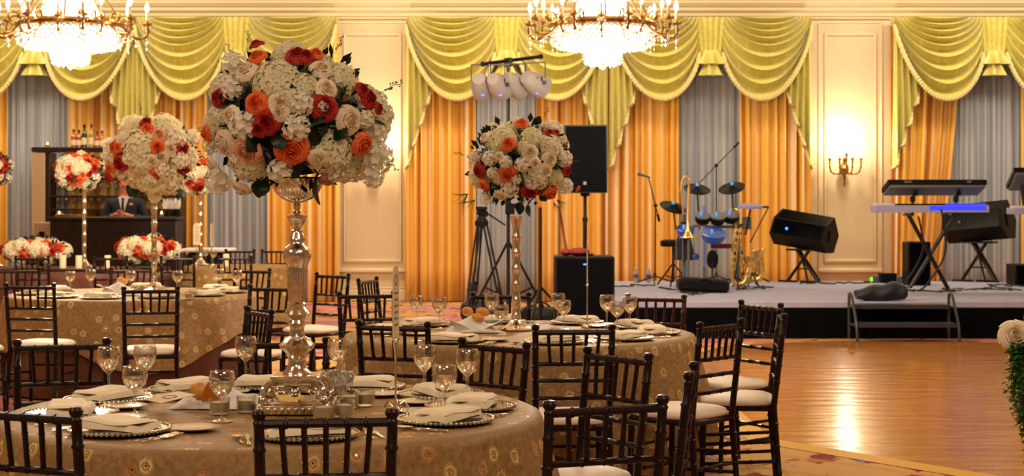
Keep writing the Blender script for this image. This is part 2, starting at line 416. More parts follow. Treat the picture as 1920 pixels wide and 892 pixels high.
# ================================================================ WINDOWS, DRAPES, VALANCES
PXM=24.3/F
def swag_mesh():
    a,b=22*PXM,187*PXM; Wd=b-a; top=4.32
    def f(u,v):
        ta=min(1,v/.55); A=Vector((a+.20*Wd*(1-ta),0,top-.52*max(0,(v-.55)/.45)))
        tb=min(1,v/.62); B=Vector((b-.22*Wd*(1-tb),0,top-.10*max(0,(v-.62)/.38)))
        p=A.lerp(B,u); env=max(0,4*u*(1-u))
        sag=.90*v**1.05
        ph=(v*8.5)%1.0
        p.z-=sag*env**.72
        fold=math.sin(ph*PI)**.8
        p.z-=.03*env**.5*math.sin(ph*2*PI)
        p.y=-.05-.16*env**.6*math.sin(PI*min(1,v*.9+.1))-.15*fold*(env**.4)-.03*fold
        return p
    return f
SW=swag_mesh()
def bell(m):
    pass
def make_valance(px,lab):
    t=T('valance',lab,'valance',(WX(px,24.3),24.24,0),0,'swagged window valances')
    for s in (-1,1):
        q=lambda p:(p.x*s,p.y,p.z)
        key='sw%d'%s
        if key not in MESH:
            MESH[key]=MB().grid(lambda u,v:q(SW(u if s>0 else 1-u,v)),26,110,lambda u,v:(u*1.4,v*1.6)).mesh('swag',M['valance'],ang=80)
            pts=[q(SW(i/90,1)) for i in range(91)]
            rr=[.030+.012*(i%2) for i in range(91)]
            MESH[key+'f']=MB().tube([(x,y-.01,z-.03) for x,y,z in pts],rr,6).mesh('fringe',M['fringe'])
            # cascade (tail): accordion folds, stepped hem
            nf=4
            def cf(u,v,thick=0):
                xt=(150+(187-150)*u)*PXM; xb=(140+(190-140)*u)*PXM
                ph=(u*nf)%1; z_b=WZ(168+154*u,24.1)+.10*(abs(2*ph-1)-.5)
                tri=abs(2*ph-1)
                z=4.30+(z_b-4.30)*v
                x=xt+(xb-xt)*v
                return (s*x, -.03-.13*(.5-.5*cos(2*PI*u*nf))*(.35+.65*v), z)
            MESH[key+'c']=MB().grid(lambda u,v:cf(u if s>0 else 1-u,v),56,14,lambda u,v:(u*.8,v*2.2)).mesh('cascade',M['valance'],ang=35)
            pts=[Vector(cf(i/56,1)) for i in range(57)]
            MESH[key+'t']=MB().tube(pts,[.022+.01*(i%2) for i in range(57)],6).mesh('hem_trim',M['fringe'])
        sw=ob('swag',MESH[key],t); ob('fringe',MESH[key+'f'],sw)
        c=ob('cascade',MESH[key+'c'],t); ob('hem_trim',MESH[key+'t'],c)
    if 'bell' not in MESH:
        m=MB()
        m.grid(lambda u,v:((2*u-1)*(30-9*v)*PXM, -.05-.035*abs(sin(u*PI*5)), 4.32+(WZ(104,24.2)-4.32)*v),30,10,lambda u,v:(u*.5,v*.8))
        MESH['bell']=m.mesh('bell_panel',M['valance'],ang=60)
        m=MB()
        def ruf(z0,z1,r0,r1,nf,amp):
            m.lathe([(r0+(r1-r0)*k/6,z0+(z1-z0)*k/6) for k in range(7)],64,flute=lambda th,i,z:amp*sin(nf*th)*(i/6),c=(0,-.10,0),M=Matrix.Diagonal((1,.75,1,1)))
        ruf(WZ(94,24.1),WZ(120,24.1),.13,.20,7,.34)
        ruf(WZ(108,24.1),WZ(141,24.1),.07,.16,6,.34)
        MESH['ruf']=m.mesh('ruffle',M['valance'])
        m=MB(); m.box((0,.10,4.28),(2*188*PXM,.16,.09),bev=.01)
        MESH['pelmet']=m.mesh('pelmet_board',M['valance'])
    b=ob('bell_panel',MESH['bell'],t); ob('ruffle',MESH['ruf'],b); ob('pelmet_board',MESH['pelmet'],t)
MESH={}
wins=[(70,'farthest on the bar side, over the bar shelves'),(445,'between the bar and the first wall sconce'),(950,'behind the stage light stand and tall speaker'),(1331,'behind the drum kit'),(1860,'behind the two keyboards')]
for i,(px,wh) in enumerate(wins):
    make_valance(px,'chartreuse gold swagged valance with fringed tails '+wh)
def drape(px,a,b,name,label,a2=None,b2=None,yy=24.38,nf=9,amp=.10,m='drape',ztop=4.2,seed=0,cat='curtain',grp=None):
    rr=random.Random(seed); phs=[rr.uniform(-.4,.4) for _ in range(nf+2)]
    a2=a if a2 is None else a2; b2=b if b2 is None else b2
    off=rr.uniform(0,9)
    x0=WX(px,24.3)
    def f(u,v):
        xa=(a+(a2-a)*v**1.5)*PXM; xb=(b+(b2-b)*v**1.5)*PXM
        k=u*nf; i=int(min(k,nf-1)); w=phs[i]*(1-(k-i))+phs[i+1]*(k-i)
        return (xa+(xb-xa)*u, -amp*(.5+.5*cos(2*PI*(k+w)))**.8*(.6+.4*v), ztop-(ztop-.015)*v)
    mb=MB().grid(f,nf*9,8,lambda u,v:(off+u*abs(b-a)*PXM*2.0,v*4))
    # give the cloth a thickness
    o=P(name,mb,M[m],None,loc=(x0,yy,0),ang=80)
    md=o.modifiers.new('t','SOLIDIFY'); md.thickness=.006
    tag(o,label,cat,grp); return o
DG='striped orange silk window drapes'; SG='grey sheer window curtains'
for i,(px,wh) in enumerate(wins):
    side=['bar shelf window','window next to the bar','window behind the light stand','drum kit window','keyboard window'][i]
    w5=(-190,-105) if i==4 else (None,None)
    drape(px,-190,-58,'window_drape','striped orange and peach silk drape, bar-side panel of the %s'%side,w5[0],w5[1],seed=i*3+1,nf=8,grp=DG)
    drape(px,56,190,'window_drape','striped orange and peach silk drape, dance-floor-side panel of the %s'%side,seed=i*3+2,nf=8,grp=DG)
    drape(px,-150 if i==4 else -95,90,'sheer_curtain','grey blue sheer curtain hanging in the %s'%side,yy=24.46,nf=13,amp=.05,m='sheer',ztop=4.15,seed=i*3+3,grp=SG)
    x0=WX(px,WY)
    wn=ob('window_%d'%(i+1),None,loc=(x0,WY-.05,0)); wn['kind']='structure'
    m=MB()
    for x in (-1.2,-.6,0,.6,1.2): m.box((x,0,2.2),(.06,.05,3.9))
    for z in (.3,1.3,2.3,3.3,4.15): m.box((0,0,z),(2.46,.05,.06))
    P('window_frame',m,M['trimpaint'],wn)
    P('pane',bx((0,.015,2.2),(2.4,.01,3.85)),mat('night_glass%d'%i,(.02,.025,.04),.05),wn)

# ================================================================ SCONCES
def sconce():
    t=T('wall_sconce','','wall sconce'); 
    m=MB(); m.lathe([(.001,1.74),(.012,1.77),(.018,1.80),(.012,1.84),(.03,1.90),(.02,1.95),(.045,2.0),(.06,2.04),(.035,2.08),(.02,2.12),(.03,2.16),(.018,2.2),(.001,2.24)],12,flute=lambda th,i,z:.15*sin(5*th))
    m.sph((0,.02,2.03),(.075,.04,.10),10,7)
    P('back_plate',m,M['brass'],t)
    for x,yy,zt in ((-.235,-.06,2.17),(-.095,-.12,2.17),(0,-.16,2.24),(.10,-.12,2.17),(.24,-.06,2.17)):
        pts=bez([(0,-.01,2.0),(x*.45,yy*.6-.02,1.95),(x*.85,yy*.95,1.97),(x,yy,2.06),(x,yy,zt-.03)],6)
        m=MB().tube(pts,[.013+.004*sin(i*1.5) for i in range(len(pts))],7)
        m.lathe([(.008,zt-.05),(.016,zt-.04),(.012,zt-.02),(.030,zt),(.028,zt+.012),(.014,zt+.02),(.014,zt+.03)],10,c=(x,yy,0))
        a=P('arm',m,M['brass'],t)
        P('candle_tube',MB().lathe([(.011,zt+.03),(.011,zt+.13),(.004,zt+.135)],8,c=(x,yy,0)),M['wax'],a)
        P('bulb',MB().lathe([(.006,zt+.135),(.014,zt+.155),(.010,zt+.18),(.002,zt+.205)],8,c=(x,yy,0)),M['bulb'],a)
    return t
sc=sconce(); sc.location=(WX(1583,24.45),24.45,0)
sc['label']='five-arm brass wall sconce glowing on the panel between drum kit and keyboard windows'; sc['group']='brass wall sconces'
dup(sc,(WX(698,24.45),24.45,0),label='five-arm brass wall sconce mostly hidden behind the largest flower arrangement')
def lamp(name,kind,loc,e,col,size,rot=None,sy=None,spread=None):
    l=bpy.data.lights.new(name,kind); l.energy=e; l.color=col
    if kind=='AREA':
        l.size=size
        if sy: l.shape='RECTANGLE'; l.size_y=sy
        if spread: l.spread=spread
    else: l.shadow_soft_size=size
    o=bpy.data.objects.new(name,l); COL.objects.link(o); o.location=loc
    if rot: o.rotation_euler=rot
    return o
WARM=(1,.84,.62)
for px in (1583,698):
    lamp('sconce_light','POINT',(WX(px,24.4),24.4-.20,2.5),ES,(1,.86,.62),.06)

# ================================================================ CHANDELIERS
def octa(m,c,r,h):
    x,y,z=c
    m.add([(x+r,y,z),(x,y+r,z),(x-r,y,z),(x,y-r,z),(x,y,z+h),(x,y,z-h)],[(0,1,4),(1,2,4),(2,3,4),(3,0,4),(1,0,5),(2,1,5),(3,2,5),(0,3,5)])
def chandelier():
    t=T('crystal_chandelier','','chandelier')
    # frame
    m=MB(); m.lathe([(.485,3.13),(.50,3.14),(.505,3.165),(.49,3.19),(.47,3.18),(.475,3.14)],40,closed=True)
    m.lathe([(.30,3.42),(.315,3.44),(.30,3.47),(.28,3.45)],30,closed=True)
    m.lathe([(.02,2.85),(.02,4.6)],8); m.lathe([(.001,2.74),(.03,2.76),(.02,2.79),(.05,2.80),(.05,2.81),(.001,2.82)],12)
    m.lathe([(.001,4.4),(.05,4.42),(.09,4.5),(.05,4.58),(.02,4.6)],14)
    for k in range(8):
        a=2*PI*k/8; m.tube([(.49*cos(a),.49*sin(a),3.16),(.30*cos(a),.30*sin(a),3.44),(.05*cos(a),.05*sin(a),4.4)],.008,5)
    P('frame',m,M['brass'],t)
    m=MB(); m.lathe([(.001,5.2),(.12,5.2),(.10,5.15),(.03,5.1),(.001,5.1)],16)
    for k in range(18): 
        z=5.1-k*.03; m.lathe([(.010,z),(.016,z-.012),(.010,z-.024)],6)
    P('ceiling_chain',m,M['brass'],t)
    # emissive core added for the blazing crystal glow, and strands
    m=MB(); m.lathe([(.001,3.12),(.42,3.12),(.445,3.08),(.44,3.03),(.38,2.97),(.15,2.955),(.15,2.82),(.001,2.80)],32)
    m.lathe([(.001,3.75),(.09,3.75),(.19,3.5),(.22,3.25),(.001,3.24)],24)
    P('glow_core',m,M['glow'],t)
    m=MB()
    rows=[(.475,3.12,56),(.488,3.085,56),(.49,3.05,56),(.48,3.015,56),(.46,2.98,52),(.41,2.95,46),(.34,2.94,38),(.26,2.935,30)]
    for r,z,n in rows:
        for k in range(n):
            a=2*PI*(k+.5*(int(z*1000)%2))/n; octa(m,(r*cos(a),r*sin(a),z),.016,.024)
    for r,z,n in [(.175,2.93,22),(.175,2.90,22),(.175,2.87,22),(.172,2.84,22),(.165,2.81,20),(.12,2.79,14)]:
        for k in range(n):
            a=2*PI*k/n; octa(m,(r*cos(a),r*sin(a),z),.015,.024)
    P('crystal_basket',m,M['crystal'],t)
    m=MB()
    for r,z,n in [(.25,3.25,26),(.25,3.31,26),(.24,3.37,26),(.22,3.43,24),(.21,3.5,22),(.18,3.57,18),(.14,3.64,14),(.11,3.71,12)]:
        for k in range(n):
            a=2*PI*k/n; octa(m,(r*cos(a),r*sin(a),z),.016,.032)
    P('crystal_strands',m,M['crystal'],t)
    # arms
    arm=MB(); pts=bez([(.46,0,3.16),(.56,0,3.06),(.66,0,3.05),(.71,0,3.10),(.70,0,3.17)],6)
    arm.tube(pts,[.013+.005*sin(i) for i in range(len(pts))],6)
    arm.tube(bez([(.47,0,3.17),(.50,0,3.24),(.56,0,3.25),(.58,0,3.20),(.55,0,3.17)],5),.009,5)
    arm.lathe([(.010,3.16),(.030,3.17),(.052,3.185),(.05,3.195),(.02,3.2),(.016,3.22)],10,c=(.70,0,0))
    A=arm.mesh('arm',M['brass'])
    cn=MB().lathe([(.013,3.21),(.013,3.30),(.005,3.305)],8,c=(.70,0,0)).mesh('candle_tube',M['wax'])
    bl=MB().lathe([(.008,3.30),(.020,3.325),(.022,3.345),(.012,3.375),(.001,3.40)],8,c=(.70,0,0)).mesh('bulb',M['bulb'])
    dr=MB()
    for k in range(7):
        a=2*PI*k/7; octa(dr,(.70+.045*cos(a),.045*sin(a),3.15),.009,.022)
    for z,rr_,h in ((3.10,.012,.018),(3.06,.014,.02),(3.01,.018,.035),(2.955,.012,.02)): octa(dr,(.70,0,z),rr_,h)
    for q in ((.60,3.03),(.60,2.985),(.52,3.06)): octa(dr,(q[0],0,q[1]),.014,.026)
    D=dr.mesh('pendant_drops',M['crystal'])
    for k in range(18):
        a=2*PI*k/18+.1
        s=1.0 if k%2==0 else .80; dz=0 if k%2==0 else .0
        o=ob('arm',A,t,rot=(0,0,a),sc=(s,s,1),loc=(0,0,dz))
        ob('candle_tube',cn,o); ob('bulb',bl,o); ob('pendant_drops',D,o)
    return t
CD=15.0
c1=chandelier(); c1.location=(WX(1130,CD),CD,0); c1['group']='crystal chandeliers'
c1['label']='blazing tiered crystal chandelier hanging above the tall black speaker and stage edge'
dup(c1,(WX(132,CD),CD,0),.15,label='blazing tiered crystal chandelier hanging above the bar')
for px in (1130,132):
    x=WX(px,CD)
    lamp('chandelier_light','POINT',(x,CD,3.9),EC*.5,WARM,.35)
    lamp('chandelier_light','POINT',(x,CD,2.62),EC,WARM,.22)
# unseen area lights: wall washers inferred from the bright wall, added fill for tables
for x,y in ((-7,22.4),(0,22.4),(7,22.4)):
    lamp('wall_wash_light','AREA',(x,y,5.1),EW,(1,.86,.66),6.0,sy=.6).rotation_euler=(math.radians(20),0,0)
for x,y,e in ((-4,9,1),(3.5,9,1),(-5,2.5,.9),(2,1.5,.9),(6,13,.9),(-1,-2.2,1.2)):  # added fill for table tops and flower fronts, no fixture built
    lamp('added_fill_light','AREA',(x,y,5.1),EA*e,(1,.86,.66),2.0)
w=bpy.data.worlds.new('W'); bpy.context.scene.world=w; w.use_nodes=True
w.node_tree.nodes['Background'].inputs[0].default_value=(1,.72,.45,1); w.node_tree.nodes['Background'].inputs[1].default_value=EWORLD
# ================================================================ CHAIRS
def bamboo(m,p0,p1,r0,r1=None,nodes=(),n=8):
    p0,p1=Vector(p0),Vector(p1); r1=r1 or r0; ts=[(0,0)]
    for t in nodes: ts+=[(t-.016,0),(t-.008,1),(t+.008,1),(t+.016,0)]
    ts.append((1,0))
    m.tube([p0.lerp(p1,t) for t,_ in ts],[(r0+(r1-r0)*t)*(1.22 if b else 1) for t,b in ts],n)
    return m
def cushion(m,w,d,h,z):
    def f(u,v):
        th=2*PI*u; c,s_=cos(th),sin(th); e=.42
        x=math.copysign(abs(c)**e,c); y=math.copysign(abs(s_)**e,s_)
        prof=[(0,1),(.35,.99),(.62,.93),(.82,.80),(.95,.55),(1,.2),(.99,-.1),(.95,-.3),(0,-.3)]
        k=v*(len(prof)-1); i=min(int(k),len(prof)-2); t=k-i
        r=prof[i][0]*(1-t)+prof[i+1][0]*t; zz=prof[i][1]*(1-t)+prof[i+1][1]*t
        tp=1-.06*(y*r)*(-1)
        return (x*r*w/2*(1+.05*y*r),y*r*d/2,z+zz*h)
    return m.grid(f,40,16)
def make_chair(mt,name='chiavari_chair'):
    t=T(name,'','chair')
    C=M[mt]
    for s in (-1,1):
        m=MB(); x=.178*s
        bamboo(m,(x*1.02,-.215,0),(x*.96,-.180,.45),.0135,.0165,(.25,.55,.8))
        bamboo(m,(x*.96,-.180,.44),(x,-.232,.885),.0165,.0145,(.3,.5,.65,.84))
        m.lathe([(.0145,.88),(.017,.888),(.013,.895),(.018,.903),(.0205,.913),(.015,.922),(.001,.925)],10,c=(x,-.2335,0))
        P('back_leg',m,C,t)
        m=MB(); bamboo(m,(x*.98,.185,0),(x*.96,.170,.445),.012,.0165,(.25,.55,.85))
        P('front_leg',m,C,t)
    yb=lambda z:-.180-(z-.44)*.117
    P('crest_rail',bamboo(MB(),(-.178,yb(.885),.885),(.178,yb(.885),.885),.0125,None,(.2,.35,.5,.65,.8)),C,t)
    for z in (.738,.660,.578):
        P('back_rail',bamboo(MB(),(-.172,yb(z),z),(.172,yb(z),z),.0105,None,(.3,.5,.7) if z>.7 else (.35,.65)),C,t)
    for k in range(5):
        x0=-.108+.054*k; x1=x0*1.10
        P('spindle',bamboo(MB(),(x0,yb(.738),.74),(x1,yb(.885),.885),.0085,.0085,(.25,.7),7),C,t)
    m=MB().box((0,-.005,.438),(.375,.385,.03),bev=.012)
    P('seat_frame',m,C,t)
    P('cushion',cushion(MB(),.385,.385,.040,.462),M['cushion'],t,ang=80)
    for a,b in (((-.172,-.19),(-.168,.178)),((.172,-.19),(.168,.178))):
        m=MB()
        for z in (.15,.25): bamboo(m,(a[0],a[1],z+.02),(b[0],b[1],z),.0095,None,(.33,.66),7)
        P('side_stretcher',m,C,t)
    for y,zz in ((.180,(.18,.30)),(-.20,(.22,))):
        m=MB()
        for z in zz: bamboo(m,(-.168,y,z),(.168,y,z),.0095,None,(.33,.66),7)
        P('cross_stretcher',m,C,t)
    return t
CHD=make_chair('chair'); CHR=make_chair('chair_red'); used=set()
def chair(X,Y,n,label,group,red=False):
    src=CHR if red else CHD
    nx,ny=Vector(n).normalized(); rz=math.atan2(-nx,ny)
    loc=(X+nx*.233,Y+ny*.233,.0)
    key=red
    if key not in used:
        used.add(key); src.location=loc; src.rotation_euler=(0,0,rz); src['label']=label; src['group']=group; kids(src); return src
    return dup(src,loc,rz,label,group)
D_='dark mahogany banquet chair '
G1='chairs around the nearest round table'; G2='chairs around the middle round table'; G3='chairs around the bar-side round table'; G4='chairs by the far tables'
chair(-.50,4.30,(-.12,.98),D_+'seen from behind, centred before the silver vase of the biggest bouquet',G1)
chair(-1.35,4.42,(.38,.92),D_+'cut off by the bottom corner on the bar side',G1)
chair(.27,4.56,(-.37,.93),D_+'cropped by the bottom edge, on the dance floor side',G1)
chair(.61,5.44,(-.98,.16),D_+'turned edge-on between two angled chairs',G1)
chair(.40,6.08,(-.8,-.6),D_+'angled behind the bottom-cropped chair, overlapping the middle tablecloth',G1)
chair(-.075,6.53,(-.66,-.75),D_+'tilted behind the three wine glasses of the nearest table',G1)
chair(-.95,6.66,(0,-1),D_+'facing the camera behind the tallest silver vase',G1)
chair(-1.85,6.58,(.25,-.97),D_+'facing the nearest table beside its bar-side wine glasses',G1)
chair(-.565,7.60,(.33,.93),D_+'at the middle table behind the thin table-card stand',G2)
chair(.285,7.37,(-.08,1),D_+'square-on before three grouped wine glasses of the middle table',G2)
chair(1.0,7.65,(-.75,.65),D_+'with open back, foremost at the dance floor edge',G2)
chair(1.40,8.30,(-1,.10),D_+'sideways with white seat against the wooden dance floor',G2)
chair(1.42,9.14,(-.87,-.5),D_+'farthest of the cluster against the black stage skirt',G2)
chair(.89,9.90,(-.30,-.95),'reddish mahogany banquet chair in front of the black stage skirt',G2,True)
chair(-.07,10.15,(0,-1),D_+'behind the slim silver vase of the middle table',G2)
chair(-.93,10.25,(.3,-.95),D_+'half hidden beyond the middle table',G2)
chair(-1.10,12.2,(.95,-.3),D_+'standing sideways before the cream wall panel',G4)
chair(-1.47,13.1,(-.6,-.8),D_+'alone on the carpet before the orange drape',G4)
chair(-1.36,8.6,(-.86,-.5),D_+'turned sideways between nearest and bar-side tables',G4)
chair(-1.66,11.1,(-.35,-.93),D_+'with white seat, at the drape side of the bar-side table',G3)
chair(-3.42,11.35,(.12,.99),D_+'at the bar-side table next to the picture edge',G3)
chair(-2.45,10.85,(-.2,.98),D_+'in front of the slim vase on the bar-side table',G3)
chair(-4.0,11.15,(.85,.5),D_+'mostly outside the picture, only its white seat showing',G3)
chair(-4.35,14.1,(.35,-.93),D_+'beyond the bar-side table at the picture edge',G3)
chair(-3.38,14.2,(0,-1),'reddish mahogany banquet chair beyond the bread roll on the bar-side table',G3,True)
chair(-2.28,14.05,(-.4,-.9),D_+'beyond the wine glasses of the bar-side table',G3)
for px,wh in ((60,'under the low bouquet at the picture edge'),(207,'between the two low bouquets'),(333,'behind the slim vase, beside the low bouquet'),(440,'before the ivory pillar candle')):
    chair(WX(px,17.4),17.4,(0,1),D_+'at the far row, '+wh,G4)
for px,wh in ((450,'beyond the ivory candle'),(518,'beyond the small glass carafe')):
    chair(WX(px,20.1),20.1,(0,-1),D_+'farthest away, '+wh,G4)

# ================================================================ TABLES AND CLOTHS
TZ=.755
def cloth(m,R_,drop,flare,nf,seed,ztop,fold=.05,sq=0,rot=0,uvs=1.0,top=True,zmin=None):
    rr=random.Random(seed); ph=[rr.uniform(0,6.28) for _ in range(4)]
    def dr(th): return drop+sq*abs(math.sin(th*2+rot))**1.6
    def f(u,v):
        th=2*PI*u
        if v<.30:
            r=R_*(v/.30); return (r*cos(th),r*sin(th),ztop)
        t=(v-.30)/.70
        L=dr(th)*t
        fo=(.5+.5*sin(nf*th+ph[0]+1.3*sin(2*th+ph[1])))*.7+(.5+.5*sin(nf*1.7*th+ph[2]))*.3 if False else (.5+.5*sin(nf*th+ph[0]+1.3*sin(2*th+ph[1])))*.7+(.5+.5*sin(int(nf*1.6)*th+ph[2]))*.3
        z=ztop-.02*min(1,L/.02)*0-L
        edge=min(1,L/.03)
        r=R_+.010*edge+flare*min(1,L/.7)+fold*fo*min(1,L/.35)
        z=ztop-max(0,L-.006)
        return (r*cos(th),r*sin(th),z)
    def uvf(u,v):
        th=2*PI*u; r=R_*v/.3 if v<.3 else R_+dr(th)*(v-.3)/.7
        return (r*cos(th)*uvs,r*sin(th)*uvs) if v<.3 else (th*R_*1.05*uvs+3,r*uvs)
    return m.grid(f,180,44,uvf)
def seam(m): return m
def table(name_,X,Y,R_,lab,seed,ov=.5,sq=.2,rot=0):
    t=T('round_table','round banquet table under the '+lab,'table',(X,Y,0),0,'round banquet tables')
    P('tabletop',MB().lathe([(.001,TZ-.035),(R_-.01,TZ-.035),(R_-.004,TZ-.02),(R_-.01,TZ-.008),(.001,TZ-.008)],64),M['barwood'],t)
    P('pedestal',MB().lathe([(.001,.0),(.30,.0),(.30,.03),(.06,.06),(.045,.3),(.045,TZ-.04),(.001,TZ-.035)],20),M['blackmetal'],t)
    u=P('undercloth',cloth(MB(),R_-.006,TZ-.015,.05,17,seed+50,TZ-.006,.028),M['undercloth'],None,loc=(X,Y,0),ang=80)
    tag(u,'floor-length brown satin underlay of the '+lab,'tablecloth','brown satin underlays')
    o=P('tablecloth',cloth(MB(),R_,ov,.11,13,seed,TZ,.055,sq,rot),M['lace'],None,loc=(X,Y,0),ang=80)
    tag(o,'embroidered taupe organza cloth with gold rosettes on the '+lab,'tablecloth','embroidered overlay cloths')
X1,Y1,R1=-.83,5.58,.92
X2,Y2,R2=.045,9.0,.97
X3,Y3,R3=-3.08,13.0,.99
X4,Y4,R4=-3.25,19.0,.64
TN=['nearest round table','middle round table','bar-side round table','small far round table']
table('a',X1,Y1,R1,TN[0],1,.52,.18,.4)
table('b',X2,Y2,R2,TN[1],2,.50,.2,0)
table('c',X3,Y3,R3,TN[2],3,.29,.26,.9)
table('d',X4,Y4,R4,TN[3],4,.70,0)
# long table
xa,xb=-6.7,-4.02
lt=T('long_table','long dark banquet table under the far brown cloth','table',((xa+xb)/2,18.45,0))
P('tabletop',bx((0,0,TZ-.02),(xb-xa-.02,.86,.03)),M['barwood'],lt)
for i in (-1,1):
    for j in (-1,1): P('leg',MB().tube([(i*1.25,j*.36,0),(i*1.25,j*.36,TZ-.03)],.02,8),M['blackmetal'],lt)
m=MB(); hw,hd=(xb-xa)/2,.45
per=[]
for a,b,n in (((-hw,-hd),(hw,-hd),60),((hw,-hd),(hw,hd),20),((hw,hd),(-hw,hd),60),((-hw,hd),(-hw,-hd),20)):
    for i in range(n): per.append((a[0]+(b[0]-a[0])*i/n,a[1]+(b[1]-a[1])*i/n))
per.append(per[0])
def lf(u,v):
    x,y=per[min(int(round(u*160)),160)]
    if v<.2: return (x*v/.2,y*v/.2,TZ)
    t=(v-.2)/.8; o=.03*t*(1+sin(u*160*.9)); l=math.hypot(x,y)
    return (x*(1+o/l),y*(1+o/l*2),TZ-(TZ-.01)*t)
m.grid(lf,160,12,lambda u,v:(u*6,v))
o=P('tablecloth',m,M['undercloth'],None,loc=((xa+xb)/2,18.45,0),ang=80); tag(o,'plain brown cloth covering the long far table to the floor','tablecloth')

# ================================================================ TABLEWARE (prototypes)
CZ=TZ+.002
def proto(name): return name
PR={}
def setg(name,fn): PR[name]=fn()
def mk_charger():
    t=T('charger_plate','','plate'); 
    P('plate',MB().lathe([(.001,.002),(.11,.002),(.155,.010),(.158,.013),(.150,.013),(.11,.006),(.001,.006)],48),M['silver'],t)
    m=MB()
    for k in range(60):
        a=2*PI*k/60; m.sph((.157*cos(a),.157*sin(a),.013),.006,6,4)
    P('beaded_rim',m,M['silver'],t); return t
def mk_napkin():
    m=MB()
    def f(u,v):
        x=(u-.5)*.24; y=(v-.5)*.155
        e=min(u,1-u,v,1-v)*2
        z=.024*min(1,(e*6)**.5)+.004*sin(u*9+v*5)*min(1,e*5)+.006*sin(v*7+u*2)
        return (x*(1+.05*sin(v*4)),y*(1+.06*sin(u*5)),max(.0,z))
    m.grid(f,26,20); m.grid(lambda u,v:((.5-u)*.235,(v-.5)*.15,.0),1,1)
    def g(u,v):
        x=(u-.5)*.22; y=(v-.62)*.12; e=min(u,1-u,v,1-v)*2
        return (x,y,.024+.010*min(1,(e*6)**.5)+.003*sin(u*7))
    m.grid(g,20,12)
    t=T('folded_napkin','','napkin'); P('linen',m,M['napkin'],t,ang=80); return t
def mk_side():
    t=T('bread_plate','','plate')
    P('plate',MB().lathe([(.001,.002),(.05,.002),(.082,.011),(.083,.013),(.08,.0135),(.05,.006),(.001,.006)],32),M['china'],t)
    return t
def flatw(name,blade,L_):
    t=T(name,'',name.split('_')[-1])
    m=MB()
    if name.endswith('knife'):
        m.box((0,-L_*.22,.004),(.011,L_*.52,.005),bev=.002)
        m.prism([(-.006,-.0),(.008,0),(.009,L_*.35),(.003,L_*.45),(-.006,L_*.42)],.002,Matrix.Translation((0,.04*L_,.005))@Matrix.Rotation(-PI/2,4,'X'))
        P('knife_body',m,M['steel'],t)
    elif name.endswith('fork'):
        m.box((0,-L_*.2,.004),(.008,L_*.5,.003),bev=.0012); m.box((0,L_*.14,.005),(.020,L_*.2,.003),rot=(.06,0,0),bev=.0012)
        for k in range(4): m.box((-.0078+.0052*k,L_*.33,.008),(.0025,L_*.2,.002),rot=(.08,0,0))
        P('fork_body',m,M['steel'],t)
    else:
        m.box((0,-L_*.16,.004),(.008,L_*.55,.003),bev=.0012)
        m.lathe([(.001,.001),(.014,.004),(.020,.009),(.0185,.009),(.001,.003)],16,c=(0,0,0),M=Matrix.Translation((0,L_*.28,.001))@Matrix.Diagonal((1,1.5,1,1)))
        P('spoon_body',m,M['steel'],t)
    return t
def mk_goblet(h,r,fill,name='wine_glass'):
    t=T(name,'','glass')
    hb=h*.53; z0=h-hb
    prof=[(.001,.001),(.036,.001),(.037,.003),(.012,.007),(.0045,.014),(.004,z0*.5),(.0055,z0*.75),(.0045,z0-.006),(.010,z0)]
    bowl=[(r*.55,z0+hb*.14),(r*.86,z0+hb*.33),(r,z0+hb*.58),(r*.98,z0+hb*.8),(r*.88,z0+hb*.995),(r*.87,h)]
    inner=[(a-.0016,z) for a,z in bowl[::-1]]+[(.001,z0+.007)]
    P('goblet',MB().lathe(prof+bowl+inner,28),M['glass'],t,ang=60)
    if fill:
        zt=z0+hb*fill; pts=[(.001,z0+.009)]
        for a,z in bowl:
            if z<zt: pts.append((a-.003,z))
        pts+= [(pts[-1][0]+(.002),zt),(.001,zt)]
        P('water',MB().lathe(pts,24),M['water'],t,ang=60)
    return t
def mk_votive():
    t=T('votive_candle','','candle')
    P('glass_cup',MB().lathe([(.001,.001),(.030,.001),(.034,.006),(.036,.056),(.034,.056),(.031,.009),(.001,.007)],20),M['glass'],t)
    P('wax',MB().lathe([(.001,.010),(.029,.010),(.030,.041),(.026,.043),(.001,.042)],16),M['wax'],t); return t
def mk_cryst():
    t=T('crystal_votive','','candle holder')
    m=MB(); m.lathe([(.001,.001),(.028,.001),(.030,.01),(.018,.02),(.022,.03),(.040,.045),(.046,.075),(.042,.095),(.038,.095),(.038,.07),(.02,.045),(.001,.04)],24,flute=lambda th,i,z:.10*sin(8*th+z*80))
    P('cut_glass',m,M['crystal'],t,smooth=False)
    return t
